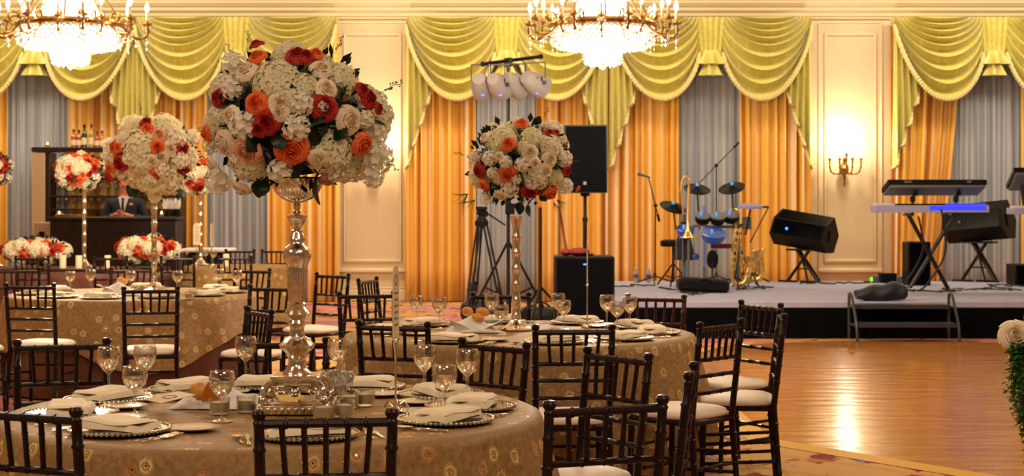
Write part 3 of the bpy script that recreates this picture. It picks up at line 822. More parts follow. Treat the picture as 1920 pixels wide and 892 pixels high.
def mk_card():
    t=T('table_card_stand','','table card holder')
    m=MB(); m.lathe([(.001,.001),(.035,.001),(.036,.005),(.02,.012),(.006,.02),(.004,.05),(.0035,.24)],16)
    for s in (-1,1): m.tube(bez([(0,0,.15),(s*.012,0,.19),(s*.022,0,.22),(s*.03,0,.247)],5),.0025,6)
    m.box((0,0,.249),(.085,.014,.006),bev=.002)
    for k in range(5):
        a=2*PI*k/5; m.tube([(.01*cos(a),.01*sin(a),.02),(.03*cos(a),.03*sin(a),.035),(.045*cos(a),.045*sin(a),.012)],.004,6)
    P('silver_stand',m,M['silver'],t)
    c=P('card',MB().prism([(-.042,.252),(.042,.252),(.042,.47),(.028,.50),(0,.508),(-.028,.50),(-.042,.47)],.003),M['card'],t)
    m=MB()
    m.lathe([(.016,-.0026),(.02,-.0026),(.02,-.0014),(.016,-.0014)],24,M=Matrix.Translation((0,0,.455))@Matrix.Rotation(PI/2,4,'X')@Matrix.Translation((0,0,.004)),closed=True)
    for k in range(6): m.box((0,-.0022,.41-.022*k),(.05-.006*(k%2),.001,.005))
    P('printed_motif',m,M['cardink'],c); return t
def mk_pillar():
    t=T('pillar_candle','','candle'); 
    P('wax',MB().lathe([(.001,0),(.038,0),(.038,.14),(.034,.146),(.02,.14),(.001,.139)],20),M['wax'],t)
    P('wick',MB().tube([(0,0,.138),(.001,0,.155)],.0015,5),M['blackmetal'],t); return t
charger,napkin,side=mk_charger(),mk_napkin(),mk_side()
fork,knife,spoon=flatw('dinner_fork',0,.20),flatw('dinner_knife',0,.22),flatw('tea_spoon',0,.17)
gobA,gobB=mk_goblet(.185,.044,.50),mk_goblet(.168,.043,.58,'water_glass')
votive,cryst,card,pillar=mk_votive(),mk_cryst(),mk_card(),mk_pillar()
placed=set()
def put(pr,loc,rz,label,group):
    rz=rz if not isinstance(rz,(int,float)) else (0,0,rz)
    if pr.name not in placed:
        placed.add(pr.name); kids(pr); pr.location=loc; pr.rotation_euler=rz; pr['label']=label
        if group: pr['group']=group
        return pr
    return dup(pr,loc,rz,label,group)
def setting(X,Y,Rr,deg,where,tn,cut=True,side_=True):
    a=math.radians(deg); ex=Vector((cos(a),sin(a),0)); tx=Vector((-sin(a),cos(a),0)); c=Vector((X,Y,CZ))+ex*Rr
    rz=a+PI/2        # local +y points to the table centre
    put(charger,c,rz,'beaded silver charger plate '+where,'charger plates on the '+tn)
    put(napkin,c+Vector((0,0,.0135)),rz+R.uniform(-.25,.25),'ivory folded napkin '+where,'folded napkins on the '+tn)
    if side_:
        put(side,c-ex*.17-tx*(-.15) ,rz,'small ivory bread plate '+where,'bread plates on the '+tn)
    if cut:
        for k,(pr,dx,nm) in enumerate(((fork,-.19,'dinner forks'),(fork,-.215,'dinner forks'),(knife,.185,'table knives'),(spoon,.21,'tea spoons'))):
            lab={'dinner forks':'one of two silver forks ','table knives':'silver table knife ','tea spoons':'silver spoon '}[nm]
            dz=0
            put(pr,c+tx*(-dx)*(1)+ex*(.015),rz+R.uniform(-.12,.12),lab+where,nm+' on the '+tn)
wh1=['at the place before the foremost central chair','at the place above the three stage-side wine glasses','at the place pointing to the dance floor','at the place by the tilted chair','at the place under the card stand\'s far side','at the farthest place behind the silver vase','at the place behind the bread napkin','at the place by the bar-side glasses','at the outermost bar-side place','at the place with the printed menu']
wh1=[w.replace('at the ','of the ',1) for w in wh1]
for deg,w in zip((-73,-27,3,34,68,101,126,159,193,-126),wh1): setting(X1,Y1,.685,deg,w,TN[0])
wh2=['facing the square-on chair','by the foremost dance floor chair','by the sideways dance floor chair','by the reddish chair','behind the slim vase','by the farther wine glass pair','nearest the bar side','by the bread basket','in front of the tilted chair']
for deg,w in zip((-76,-42,-10,26,62,100,140,185,-118),wh2): setting(X2,Y2,.74,deg,'on the middle table '+w,TN[1],True,deg in(-76,-42,-118,185,26))
wh3=['facing its front chair','below the bread napkin','at the cut-off front chair','at the picture edge','beyond the lone wine glass','beyond the slim vase','near its dance-floor end','beside the pair of wine glasses','in front of the votives']
for deg,w in zip((-62,-95,-125,-165,160,95,40,5,-30),wh3): setting(X3,Y3,.76,deg,'on the bar-side table '+w,TN[2],False,False)
def P3(px,py,z=CZ):      # a point on a table top seen at this pixel
    d=(CH-z)*F/(py-385); return Vector((WX(px,d),d,z))
gl=[(gobA,204,742,'standing alone at the bar-side end'),(gobA,272,738,'tallest behind two others by the menu card'),(gobB,253,778,'lower front one by the menu card'),(gobB,416,790,'in front of the bread napkin'),(gobA,461,716,'behind the bread napkin'),(gobA,634,722,'just behind the crystal votives'),(gobA,796,738,'in the trio, on the vase side'),(gobB,834,776,'in the trio, lowest and foremost'),(gobA,876,748,'in the trio, on the dance floor side')]
for pr,px,py,w in gl: put(pr,P3(px,py),0,'clear stemmed wine glass %s, nearest table'%w,'stemmed glasses on the nearest table')
gl=[(gobB,781,606,'outermost on the bar side'),(gobA,824,617,'second from the bar side'),(gobA,922,608,'behind the bread rolls'),(gobB,940,628,'in front of the slim vase foot'),(gobA,1046,607,'taller one on the stage side of the vase'),(gobB,1057,617,'lower one on the stage side of the vase'),(gobA,1138,611,'first of the dance floor trio'),(gobB,1157,620,'short middle one of the dance floor trio'),(gobA,1181,614,'last of the dance floor trio')]
for pr,px,py,w in gl: put(pr,P3(px,py),0,'clear stemmed wine glass %s, middle table'%w,'stemmed glasses on the middle table')
gl=[(gobB,132,546,'first from the picture edge'),(gobA,170,547,'second from the picture edge'),(gobB,245,546,'beside the bread napkin'),(gobA,333,550,'behind the front chair'),(gobA,411,545,'one of the far pair, bar side'),(gobA,444,549,'one of the far pair, drape side')]
for pr,px,py,w in gl: put(pr,P3(px,py),0,'clear stemmed wine glass %s, bar-side table'%w,'stemmed glasses on the bar-side table')
for px,w in ((385,'by the tall ivory card'),(400,'beside the ivory candle')): put(gobA,P3(px,494 if px==385 else 497),0,'clear stemmed wine glass %s, small far table'%w,'stemmed glasses on the small far table')
for px,py,w in ((462,772,'by the open side of the bread napkin'),(412,776,'behind the foremost stemmed glass'),(684,760,'next to the dark bread plate edge'),(645,782,'nearest the front chair'),(606,786,'against the vase plinth'),(655,764,'between the crystal holders and bread plate')):
    put(votive,P3(px,py),0,'frosted glass votive candle '+w,'votive candles on the nearest table')
for px,py,w in ((592,752,'touching the vase base'),(616,742,'behind the others'),(628,758,'foremost'),(640,744,'farthest from the vase')):
    put(cryst,P3(px,py),R.random(),'cut-crystal candle holder in the sparkling cluster, '+w,'crystal holders beside the silver vase')
for px,py,w in ((355,560,'in front of the slim vase'),(362,556,'nearer the dance floor side')):
    put(votive,P3(px,py),0,'small frosted votive on the bar-side table '+w,'votives on the bar-side table')
put(card,P3(742,771),math.radians(80),'tall ivory table card on a silver stand, edge-on, nearest table','table card stands')
put(card,P3(1101,614),math.radians(84),'tall ivory table card on a silver stand, edge-on, middle table','table card stands')
put(card,P3(369,499),math.radians(5),'tall ivory table card facing the camera on the small far table','table card stands')
put(card,P3(397,501),math.radians(80),'thin edge-on ivory table card beside the facing one, small far table','table card stands')
for px,d,w in ((118,18.25,'beside the low bouquet at the picture edge'),(148,18.2,'in front of the short silver vase'),(202,18.25,'at the bar side of the middle low bouquet')):
    put(pillar,(WX(px,d),d,TZ+.001),0,'ivory pillar candle '+w,'pillar candles')
put(pillar,(WX(424,18.8),18.8,TZ+.001),0,'ivory pillar candle before the dark cart, on the small far table','pillar candles')
# bread in napkins
def bread(c,sx,rolls,where,s=1.0):
    def f(u,v):
        x=(u-.5)*2; y=(v-.5)*2
        r=max(abs(x),abs(y))
        corner=abs(x)*abs(y)
        z=.010+.055*r*r*(1-.6*abs(y))+.035*corner-.01+.012*sin(3*x+2*y)
        return (x*.125*sx*(1+.15*corner),y*.085*(1+.1*corner),max(.003,z)*1.0)
    m=MB().grid(f,24,24); m.grid(lambda u,v:((u-.5)*.16*sx,(.5-v)*.12,.002),1,1)
    def g(u,v):
        return ((u-.5)*.26*sx+(.02 if v>.5 else -.02), -.05-.05*v+.0, .08*(1-v)*(1-abs(2*u-1))**.8+.003)
    m.grid(g,20,6)
    o=P('bread_cloth',m,M['white_cloth'],None,loc=c,ang=80,sc=s)
    o.modifiers.new('t','SOLIDIFY').thickness=.002
    tag(o,'white napkin folded up around the bread rolls %s'%where,'napkin','napkins holding bread')
    for i,(dx,dy,dz,rz) in enumerate(rolls):
        m=MB().sph((0,0,0),(.036,.024,.023),14,9)
        b=P('bread_roll',m,M['bread'],None,loc=(c[0]+dx*s,c[1]+dy*s,c[2]+dz*s),rot=(0,.2,rz),sc=s)
        tag(b,'golden crusty bread roll in the napkin %s%s'%(where,[', topmost',', leaning outward',', lowest'][i] if len(rolls)>1 else ''),'bread roll','bread rolls')
cc=P3(412,762)
def tent(u,v):
    x=(u-.5)*2; y=(v-.5)*2
    h=.092*(1-abs(x)**3.2)*(.80+.20*cos(5.2*x+.6))
    if y<0 and x<-.05 and x>-.60: h*=1-.55*math.sin(PI*(x+.60)/.55)*min(1,-y*3)*(1-(-y))
    return (x*.165, y*.085*(1+.2*x), .002+h*max(0,1-abs(y)**1.25)+.004*sin(9*x+3*y)*(1-abs(y)))
o=P('bread_cloth',MB().grid(tent,40,24).grid(lambda u,v:((u-.5)*.3,(.5-v)*.16,.001),1,1),M['white_cloth'],None,loc=cc,ang=80)
tag(o,'white napkin folded into a mound around a bread roll on the nearest table','napkin','napkins holding bread')
o=P('bread_roll',MB().sph((0,0,0),(.036,.028,.030),14,9),M['bread'],None,loc=cc+Vector((-.062,-.045,.062)),rot=(0,.2,.3)); tag(o,'orange-brown bread roll peeking from the napkin mound on the nearest table','bread roll','bread rolls')
m=MB(); m.prism([(-.03,0),(.03,.0),(.045,.075),(-.0,.085),(-.02,.05)],.004)
o=P('paper_wedge',m,mat('orange_paper',srgb(214,122,34),.6),None,loc=cc+Vector((-.02,-.075,.028)),rot=(.3,0,.2)); tag(o,'folded orange paper tucked beside the bread roll, nearest table','paper')
bread(P3(892,622),1.0,[(-.04,-.01,.100,.9),(.035,-.01,.098,-.2),(.01,-.05,.072,-.4)],'on the middle table',1.15)
bread(P3(232,553),1.0,[(-.01,0,.085,.3)],'on the bar-side table',1.3)
o=bx((0,0,.001),(.10,.15,.002)); o=P('menu_card',o,M['card'],None,loc=P3(318,772)+Vector((0,0,.05)),rot=(.10,.05,-.7))
m=MB().lathe([(.020,.0022),(.026,.0022),(.026,.003),(.020,.003)],24,closed=True); P('printed_wreath',m,M['cardink'],o)
tag(o,'ivory printed menu card lying on the napkin beside the bread napkin','menu card')
# ================================================================ VASES
def make_vase_tall():
    t=T('pedestal_vase','tall antique silver pedestal vase with square scrolled base on the nearest table','vase')
    b=lambda z:z-TZ
    fl=lambda nn,am:(lambda th,i,z:am*abs(sin(nn*th))-am/2)
    m=MB(); m.lathe([(.018,.724),(.030,.727),(.050,.737),(.070,.755),(.083,.778),(.090,.80),(.095,.806),(.091,.812),(.084,.806),(.06,.765),(.001,.745)],96,flute=lambda th,i,z:.035*abs(sin(24*th)) if i in(2,3,4,5) else 0)
    P('bowl',m,M['silver'],t)
    m=MB(); m.lathe([(.013,.724),(.011,.70),(.016,.694),(.012,.688)],24)
    m.lathe([(.012,.690),(.020,.686),(.036,.680),(.036,.675),(.030,.663),(.017,.640),(.012,.632)],8)
    m.lathe([(.012,.634),(.020,.628),(.021,.618),(.026,.612),(.026,.606),(.031,.600),(.031,.592),(.024,.588),(.026,.58),(.040,.568),(.048,.548),(.046,.528),(.038,.512),(.034,.500)],32,flute=lambda th,i,z:.05*sin(12*th) if i>9 else 0)
    m.lathe([(.034,.500),(.034,.49),(.030,.40),(.028,.38)],48,flute=lambda th,i,z:.07*abs(sin(8*th)))
    m.lathe([(.028,.382),(.034,.374),(.030,.365),(.040,.352),(.046,.340),(.040,.328),(.030,.318),(.034,.308),(.028,.30),(.024,.29),(.024,.275),(.030,.258)],32)
    m.lathe([(.030,.262),(.045,.25),(.060,.232),(.057,.222),(.040,.205),(.033,.19),(.029,.175),(.036,.15),(.050,.138),(.052,.130)],40,flute=lambda th,i,z:.05*sin(14*th) if i<5 else 0)
    P('baluster_stem',m,M['silver'],t)
    m=MB(); m.box((0,0,.120),(.165,.165,.022),bev=.006); m.box((0,0,.103),(.145,.145,.014),bev=.004)
    m.box((0,0,.085),(.10,.10,.03),bev=.008)
    for i in (-1,1):
        for j in (-1,1):
            pts=bez([(.045*i,.045*j,.10),(.075*i,.075*j,.108),(.100*i,.100*j,.09),(.098*i,.098*j,.066),(.080*i,.080*j,.062),(.084*i,.084*j,.082)],5)
            m.tube(pts,[.014-.008*k/len(pts) for k in range(len(pts))],8); m.sph((.103*i,.103*j,.052),.017,10,7)
    for k in range(4):
        a=k*PI/2; m.sph((.06*cos(a),.06*sin(a),.075),(.022,.022,.018),10,6)
    P('scroll_feet',m,M['silver'],t)
    m=MB(); m.box((0,0,.020),(.235,.235,.034),bev=.005); m.box((0,0,.041),(.215,.215,.010),bev=.003)
    for k in range(10):
        for s,ax in ((-1,0),(1,0),(-1,1),(1,1)):
            q=-.105+.0233*k; c=(q,s*.118,.02) if ax==0 else (s*.118,q,.02); m.sph(c,(.010,.010,.013),8,5)
    P('mirrored_plinth',m,M['silver'],t)
    return t
v1=make_vase_tall(); VX,VY=WX(557,5.54),5.54; v1.location=(VX,VY,TZ+.001)
def make_vase_slim():
    t=T('trumpet_vase','','vase')
    m=MB(); pr=[(.105,.001),(.108,.008),(.100,.014),(.07,.022),(.045,.04),(.03,.06)]
    m.lathe([(.001,.001)]+pr,40,flute=lambda th,i,z:.03*sin(16*th) if i in(3,4) else 0); P('foot',m,M['silver'],t)
    m=MB(); q=[(.03,.06)]
    for k in range(6):
        z=.075+.09*k; q+=[(.026,z),(.0285,z+.008),(.026,z+.016),(.0225,z+.03),(.021,z+.055),(.024,z+.075)]
    q+=[(.030,.625),(.033,.64),(.038,.655),(.034,.656),(.001,.65)]
    m.lathe(q,12,flute=lambda th,i,z:.12*sin(6*th)*(1 if i%6 in(3,4) else 0)); P('stem',m,M['silver'],t)
    return t
sv=make_vase_slim()
VPOS=[]
def slim(px,d,h,label):
    o=put(sv,(WX(px,d),d,TZ+.002),0,label,'slim silver trumpet vases'); o.scale=(1,1,h/.655); return o
slim(968,9.15,.655,'slim silver trumpet vase holding a bouquet on the middle table')
slim(289,13.3,.83,'slim silver trumpet vase on the bar-side table, before the bar counter')
slim(158,18.5,.92,'slim silver trumpet vase on the long far table, left of the bartender')
slim(376,19.0,.88,'slim silver trumpet vase on the small far table, against the orange drape')
slim(-8,18.6,.92,'slim silver trumpet vase outside the picture at the long table end')

# ================================================================ FLOWERS
def rose_mesh(name,mk):
    m=MB(); g=2.399963
    rings=[(2,.008,.050,0),(3,.015,.051,.10),(4,.024,.049,.35),(5,.033,.044,.65),(5,.041,.036,1.0),(6,.048,.024,1.35)]
    for j,(n,r,h,op) in enumerate(rings):
        for k in range(n):
            a0=2*PI*k/n+j*g; wd=2*PI/n*.66
            def f(u,v):
                q=2*u-1; a=a0+q*wd
                hh=h*(1-.30*q*q*v); tw=.004*q
                rad=r*(.40+.60*sin(min(1,v*1.3)*PI/2))+op*.014*max(0,v-.5)*2+tw
                lip=.020*op*(max(0,v-.65)/.35)**2
                return (rad*cos(a),rad*sin(a),-.024+hh*v-lip)
            m.grid(f,7,7)
    m.lathe([(.001,-.038),(.02,-.032),(.034,-.016),(.030,-.004),(.001,.000)],10)
    return m.mesh(name,M[mk],ang=60)
def hyd_mesh():
    m=MB(); n=120; rr=random.Random(5)
    for i in range(n):
        z=1-1.55*(i+.5)/n; th=i*2.399963; r=math.sqrt(max(0,1-z*z))
        nrm=Vector((r*cos(th),r*sin(th),z)); c=nrm*(.080+rr.uniform(-.006,.006))
        t1=nrm.orthogonal().normalized(); t2=nrm.cross(t1); a0=rr.uniform(0,6.28); s=rr.uniform(.013,.017)
        tl=nrm+Vector((rr.uniform(-.3,.3),rr.uniform(-.3,.3),rr.uniform(-.3,.3))); tl.normalize()
        t1=tl.orthogonal().normalized(); t2=tl.cross(t1)
        for k in range(4):
            a=a0+k*PI/2; d=t1*cos(a)+t2*sin(a); e=t1*cos(a+PI/2)+t2*sin(a+PI/2)
            m.add([c,c+d*s*.35+e*s*.42+tl*.001,c+d*s*.85+e*s*.40+tl*.003,c+d*s*1.15+tl*.002,c+d*s*.85-e*s*.40+tl*.003,c+d*s*.35-e*s*.42+tl*.001],[(0,1,2,3,4,5)])
        m.sph(c+tl*.001,.0018,4,3)
    m.sph((0,0,-.004),.070,12,8)
    return m.mesh('hydrangea',M['hyd'],smooth=False)
def stock_mesh():
    m=MB(); rr=random.Random(9)
    for i in range(22):
        z=1-1.5*(i+.5)/22; th=i*2.4; r=math.sqrt(max(0,1-z*z)); c=Vector((r*cos(th),r*sin(th),z))*.045+Vector((0,0,.005)); c.z*=1.15
        nrm=c.normalized()
        for k in range(6):
            t1=nrm.orthogonal().normalized(); t2=nrm.cross(t1); a=k*PI/3+rr.random(); d=t1*cos(a)+t2*sin(a); e=nrm.cross(d); s=.019*rr.uniform(.8,1.1)
            m.add([c,c+d*s*.6+e*s*.5+nrm*s*.3,c+d*s*1.1+nrm*s*.45,c+d*s*.6-e*s*.5+nrm*s*.3],[(0,1,2,3)])
    m.sph((0,0,0),.036,10,7)
    return m.mesh('stock_flower',M['stock'],smooth=False)
def leaf_mesh(mk,L_=.11,Wd=.055,name='leaf'):
    m=MB()
    def f(u,v):
        w=Wd*sin(PI*min(1,v*.96+.02))**.8*(1-.25*v)
        x=(u-.5)*2*w; return (x, .012*sin(v*3)-abs(x)*.0, L_*v - .3*abs(x)) if False else (x, -.25*abs(x)+.03*sin(v*2.6), L_*v)
    m.grid(f,8,10); o=m.mesh(name,M[mk],ang=80); return o
def sprig_mesh():
    m=MB(); rr=random.Random(2)
    pts=bez([(0,0,0),(.01,0,.05),(.0,0.01,.10),(.02,0,.15)],5); m.tube(pts,.0018,4)
    for i in range(14):
        p=pts[4+i*(len(pts)-5)//14]; d=Vector((rr.uniform(-1,1),rr.uniform(-1,1),rr.uniform(0,.8))).normalized()
        q=p+d*rr.uniform(.012,.028); m.tube([p,q],.0012,3); m.sph(q,(.005,.005,.007),5,4)
    return m.mesh('bud_sprig',M['leaf2'])
def grassy_mesh():
    m=MB(); rr=random.Random(4)
    for i in range(14):
        a=rr.uniform(-.9,.9); b=rr.uniform(-.5,.5); L_=rr.uniform(.08,.16)
        m.tube(bez([(0,0,0),(a*L_*.5,b*.04,L_*.5),(a*L_,b*.08,L_*.8)],4),[.0022,.002,.0019,.0018,.0017,.0015,.0012,.0010,.0006],4)
    return m.mesh('fern_spray',M['leaf2'])
FM={'o':rose_mesh('orange_rose','r_orange'),'r':rose_mesh('red_rose','r_red'),'c':rose_mesh('cream_rose','r_cream'),'p':rose_mesh('pink_rose','r_pink'),
    'h':hyd_mesh(),'s':stock_mesh(),'l':leaf_mesh('leaf'),'g':sprig_mesh(),'f':grassy_mesh(),'v':leaf_mesh('leaf2',.05,.02)}
FN={'o':'orange_rose','r':'red_rose','c':'cream_rose','p':'pink_rose','h':'hydrangea','s':'stock_flower','l':'leaf','g':'bud_sprig','f':'fern_spray','v':'leaf'}
FR={'o':.056,'r':.056,'c':.056,'p':.056,'h':.086,'s':.055,'l':.08,'g':.1,'f':.1,'v':.03}
def foliage_core(rx,ry,rz,seed,n=380,L_=.05):
    m=MB(); rr=random.Random(seed)
    m.sph((0,0,0),(rx*.72,ry*.72,rz*.72),16,10)
    for i in range(n):
        z=1-2*(i+.5)/n; th=i*2.4; r=math.sqrt(1-z*z)
        nrm=Vector((r*cos(th),r*sin(th),z)); c=Vector((nrm.x*rx,nrm.y*ry,nrm.z*rz))*rr.uniform(.70,.90)
        d=(nrm+Vector((rr.uniform(-.9,.9),rr.uniform(-.9,.9),rr.uniform(-.9,.9)))).normalized(); e=d.cross(nrm+Vector((.01,.02,.03))).normalized(); l=L_*rr.uniform(.7,1.3)
        m.add([c,c+d*l*.5+e*l*.28,c+d*l,c+d*l*.5-e*l*.28],[(0,1,2,3)])
    return m
def arrangement(C,rx,ry,rz,items,label,seed,back=22,group='flower arrangements',scale=1.0,bottom=-.75):
    """items: (kind, x, z, radius) with x,z in metres from the centre as seen from the front; the rest of the ball is filled in."""
    t=T('flower_arrangement',label,'flower arrangement',tuple(C),0,group)
    P('foliage',foliage_core(rx,ry,rz,seed),M['foliage'],t,smooth=False)
    rr=random.Random(seed)
    def place(k,nrm,r,depth,spin=None,tilt=None):
        o=ob(FN[k],FM[k],t); c=Vector((nrm.x*rx,nrm.y*ry,nrm.z*rz))*depth
        out=Vector((nrm.x/rx,nrm.y/ry,nrm.z/rz)).normalized()
        if tilt: out=(out+tilt).normalized()
        q=out.to_track_quat('Z','Y'); sc=r/FR[k]
        o.rotation_mode='QUATERNION'; o.rotation_quaternion=q@Matrix.Rotation(rr.uniform(0,6.28) if spin is None else spin,3,'Z').to_quaternion()
        off={'h':-.05,'s':-.02,'o':-.03,'r':-.03,'c':-.03,'p':-.03}.get(k,0)*sc
        o.location=c+out*off; o.scale=(sc,)*3
        return o
    for it in items:
        k,x,z,r=it[:4]; a,b=x/rx,z/rz; l=math.hypot(a,b); dep=1.0
        if l>.97: dep=l/.97; a,b=a*.97/l,b*.97/l; 
        y=-math.sqrt(max(0,1-a*a-b*b))
        tl=None
        if k=='l': tl=Vector((it[4],-.2,it[5])) *3 if len(it)>4 else Vector((rr.uniform(-1,1),0,rr.uniform(-1,.2)))
        place(k,Vector((a,y,b)),r,dep*{'h':.95,'l':.85,'g':.95,'f':.9,'s':1.0,'o':1.08,'r':1.08,'c':1.06,'p':1.06}.get(k,1.02),tilt=tl)
    for i in range(back):
        z=rr.uniform(bottom,.9); th=PI*rr.uniform(.05,.95); q=math.sqrt(1-z*z)
        k=rr.choice('hhhhscrochs'); place(k,Vector((q*cos(th),q*sin(th),z)),FR[k]*rr.uniform(.85,1.1)*scale,.97)
    return t
s1=.000704
L1=[('h',460,85,100),('h',400,235,125),('h',480,335,85),('h',560,270,70),('h',740,215,95),('h',95,270,95),('h',225,690,110),('h',690,640,120),('h',95,430,80),('h',740,720,70),('h',640,150,60),
('s',890,630,75),('s',520,490,65),('s',550,380,55),('s',260,480,70),('s',190,300,50),('s',425,695,60),('s',860,720,55),('s',95,745,65),('s',680,700,50),('s',175,165,65),('s',880,510,50),('s',830,440,45),('s',60,560,45),('s',640,390,30),
('r',290,75,35),('o',312,140,42),('r',505,128,52),('r',545,140,40),('o',588,130,34),('c',255,200,52),('c',622,195,46),('c',655,297,48),('r',128,335,44),('o',325,372,50),('c',195,430,44),('r',380,465,55),('r',345,495,38),('c',445,375,60),('r',650,390,60),('c',770,450,62),('r',840,335,48),('r',805,300,35),('o',815,565,54),('o',490,605,74),('c',612,635,42),('c',140,570,62),('p',265,612,62),('c',75,660,42),('o',55,505,40),('c',210,780,50),('p',650,735,45),('c',440,420,40),('r',870,385,28),
('g',900,300,80),('g',680,100,60),('g',255,75,55),('g',60,690,50),('g',920,640,60),('g',170,120,50),
('l',750,345,75,.3,.5),('l',610,740,120,.25,-1),('l',285,770,75,0,-1),('l',300,545,75,-.4,-.6),('l',600,470,80,.5,0),('l',180,360,70,-.5,.3),('l',590,250,60,.3,.6),('l',430,520,80,.2,-.8),('l',560,560,70,.8,.2),('l',720,510,70,.6,-.3),('l',500,680,60,.1,-1)]
c1_=(460,430)
C1=Vector((VX-.006,VY,CH-(60+c1_[1]/2.624-385)*5.54/F))
arrangement(C1,.312,.29,.272,[(k[0],(k[1]-c1_[0])*s1,-(k[2]-c1_[1])*s1,k[3]*s1)+tuple(k[4:]) for k in L1],'largest bouquet of white hydrangeas with orange, red and cream roses, on the tall pedestal vase',11,26)
s2=.000748; c2=(550,425)
L2=[('h',400,230,125),('h',650,215,95),('h',800,290,115),('h',190,560,100),('h',700,560,115),('h',590,310,70),('h',520,90,60),('h',470,130,60),('h',370,560,60),('h',620,500,60),('h',850,560,70),
('o',560,125,48),('o',460,285,52),('o',455,535,68),('o',275,605,42),('o',780,680,58),('r',235,495,52),('r',625,665,60),('r',765,205,36),('r',815,205,26),('r',905,490,42),('c',625,350,56),('c',780,405,56),('c',745,500,50),('c',660,440,42),('c',400,690,44),('c',395,385,30),('o',970,620,22),
('s',320,400,60),('s',440,430,50),('s',560,450,55),('s',470,635,70),('s',290,705,50),('s',890,400,65),('s',900,610,65),('s',340,510,45),('s',640,590,50),('s',200,390,50),('s',520,560,40),('s',760,140,35),('c',280,230,40),
('l',500,370,60,.2,.2),('l',540,780,70,0,-1),('l',620,800,70,.3,-1),('l',680,90,60,.4,.6),('l',840,430,55,.6,0),('l',560,710,60,0,-1),('l',240,290,60,-.5,.4),('f',830,760,70),('f',110,690,110),('f',170,740,90),('f',860,740,80),('g',120,360,60),('g',730,80,60),('g',960,420,45),('l',730,700,60,.6,-.6)]
arrangement((WX(975,9.15),9.15,CH-(200+c2[1]/4.054-385)*9.15/F),.315,.29,.265,[(k[0],(k[1]-c2[0])*s2,-(k[2]-c2[1])*s2,k[3]*s2)+tuple(k[4:]) for k in L2],'bouquet of white hydrangeas and orange roses on the slim vase of the middle table',12,24)
s3=.5*13.3/F; c3=(578,578)
L3=[('h',545,545,65),('h',640,455,62),('h',500,455,55),('h',655,695,75),('h',590,700,65),('h',420,585,50),('h',560,620,50),('h',735,600,50),('h',470,520,40),
('o',455,552,24),('o',478,556,16),('o',625,555,24),('o',615,665,25),('o',428,630,24),('o',580,485,22),('r',475,620,27),('r',710,640,27),('r',710,560,25),('r',570,455,22),('r',418,668,22),('r',755,705,20),('p',625,505,24),('p',465,500,24),('c',640,595,22),('c',605,610,20),('c',545,650,34),('c',478,670,38),('c',670,560,24),('c',520,700,30),
('s',690,520,34),('s',735,510,26),('s',700,605,30),('s',420,540,22),('s',640,640,26),('s',520,600,24),('s',590,740,24),('l',600,600,35,.3,.3),('l',500,705,38,-.2,-1),('l',690,720,40,.3,-1),('g',740,500,40),('g',400,590,30),('g',540,430,30)]
arrangement((WX(289,13.3),13.3,CH-(c3[1]/2-385)*13.3/F),.41,.36,.33,[(k[0],(k[1]-c3[0])*s3,-(k[2]-c3[1])*s3,k[3]*s3*1.1)+tuple(k[4:]) for k in L3],'full bouquet of white hydrangeas and orange roses on the bar-side table',13,20,scale=1.2)
def auto(C,rx,ry,rz,label,seed,n=34,sc=1.0,extra=(),low=-.9):
    rr=random.Random(seed); its=list(extra)
    for i in range(n):
        a=2.4*i; q=math.sqrt((i+.5)/n)*.93; x,z=q*cos(a),q*sin(a)
        if z<low: continue
        k='horhcosrhpocsr'[i%14]; its.append((k,x*rx,z*rz,FR[k]*rr.uniform(.85,1.15)*sc*(1.1 if k=='h' else 1)))
    for i in range(5): its.append(('l',rr.uniform(-.8,.8)*rx,rr.uniform(-.8,-.2)*rz,.07*sc,rr.uniform(-1,1),-.6))
    arrangement(C,rx,ry,rz,its,label,seed,12,scale=sc)
auto((WX(150,18.5),18.5,WZ(320,18.5)),.30,.28,.25,'smaller bouquet above the bottle-topped bar shelf end, on the long far table',21)
auto((WX(368,19.0),19.0,WZ(328,19)),.28,.26,.25,'bouquet tucked between the two large bouquets, on the small far table',22)
auto((WX(-14,18.6),18.6,WZ(315,18.6)),.22,.22,.22,'bouquet cut off by the picture edge beside the bar',23,24)
auto((WX(68,18.45),18.45,TZ+.20),.42,.28,.17,'low wide bouquet on the long far table, at the picture edge',24,36)
auto((WX(279,18.45),18.45,TZ+.22),.40,.28,.19,'low wide bouquet on the long far table, beneath the bartender',25,36)
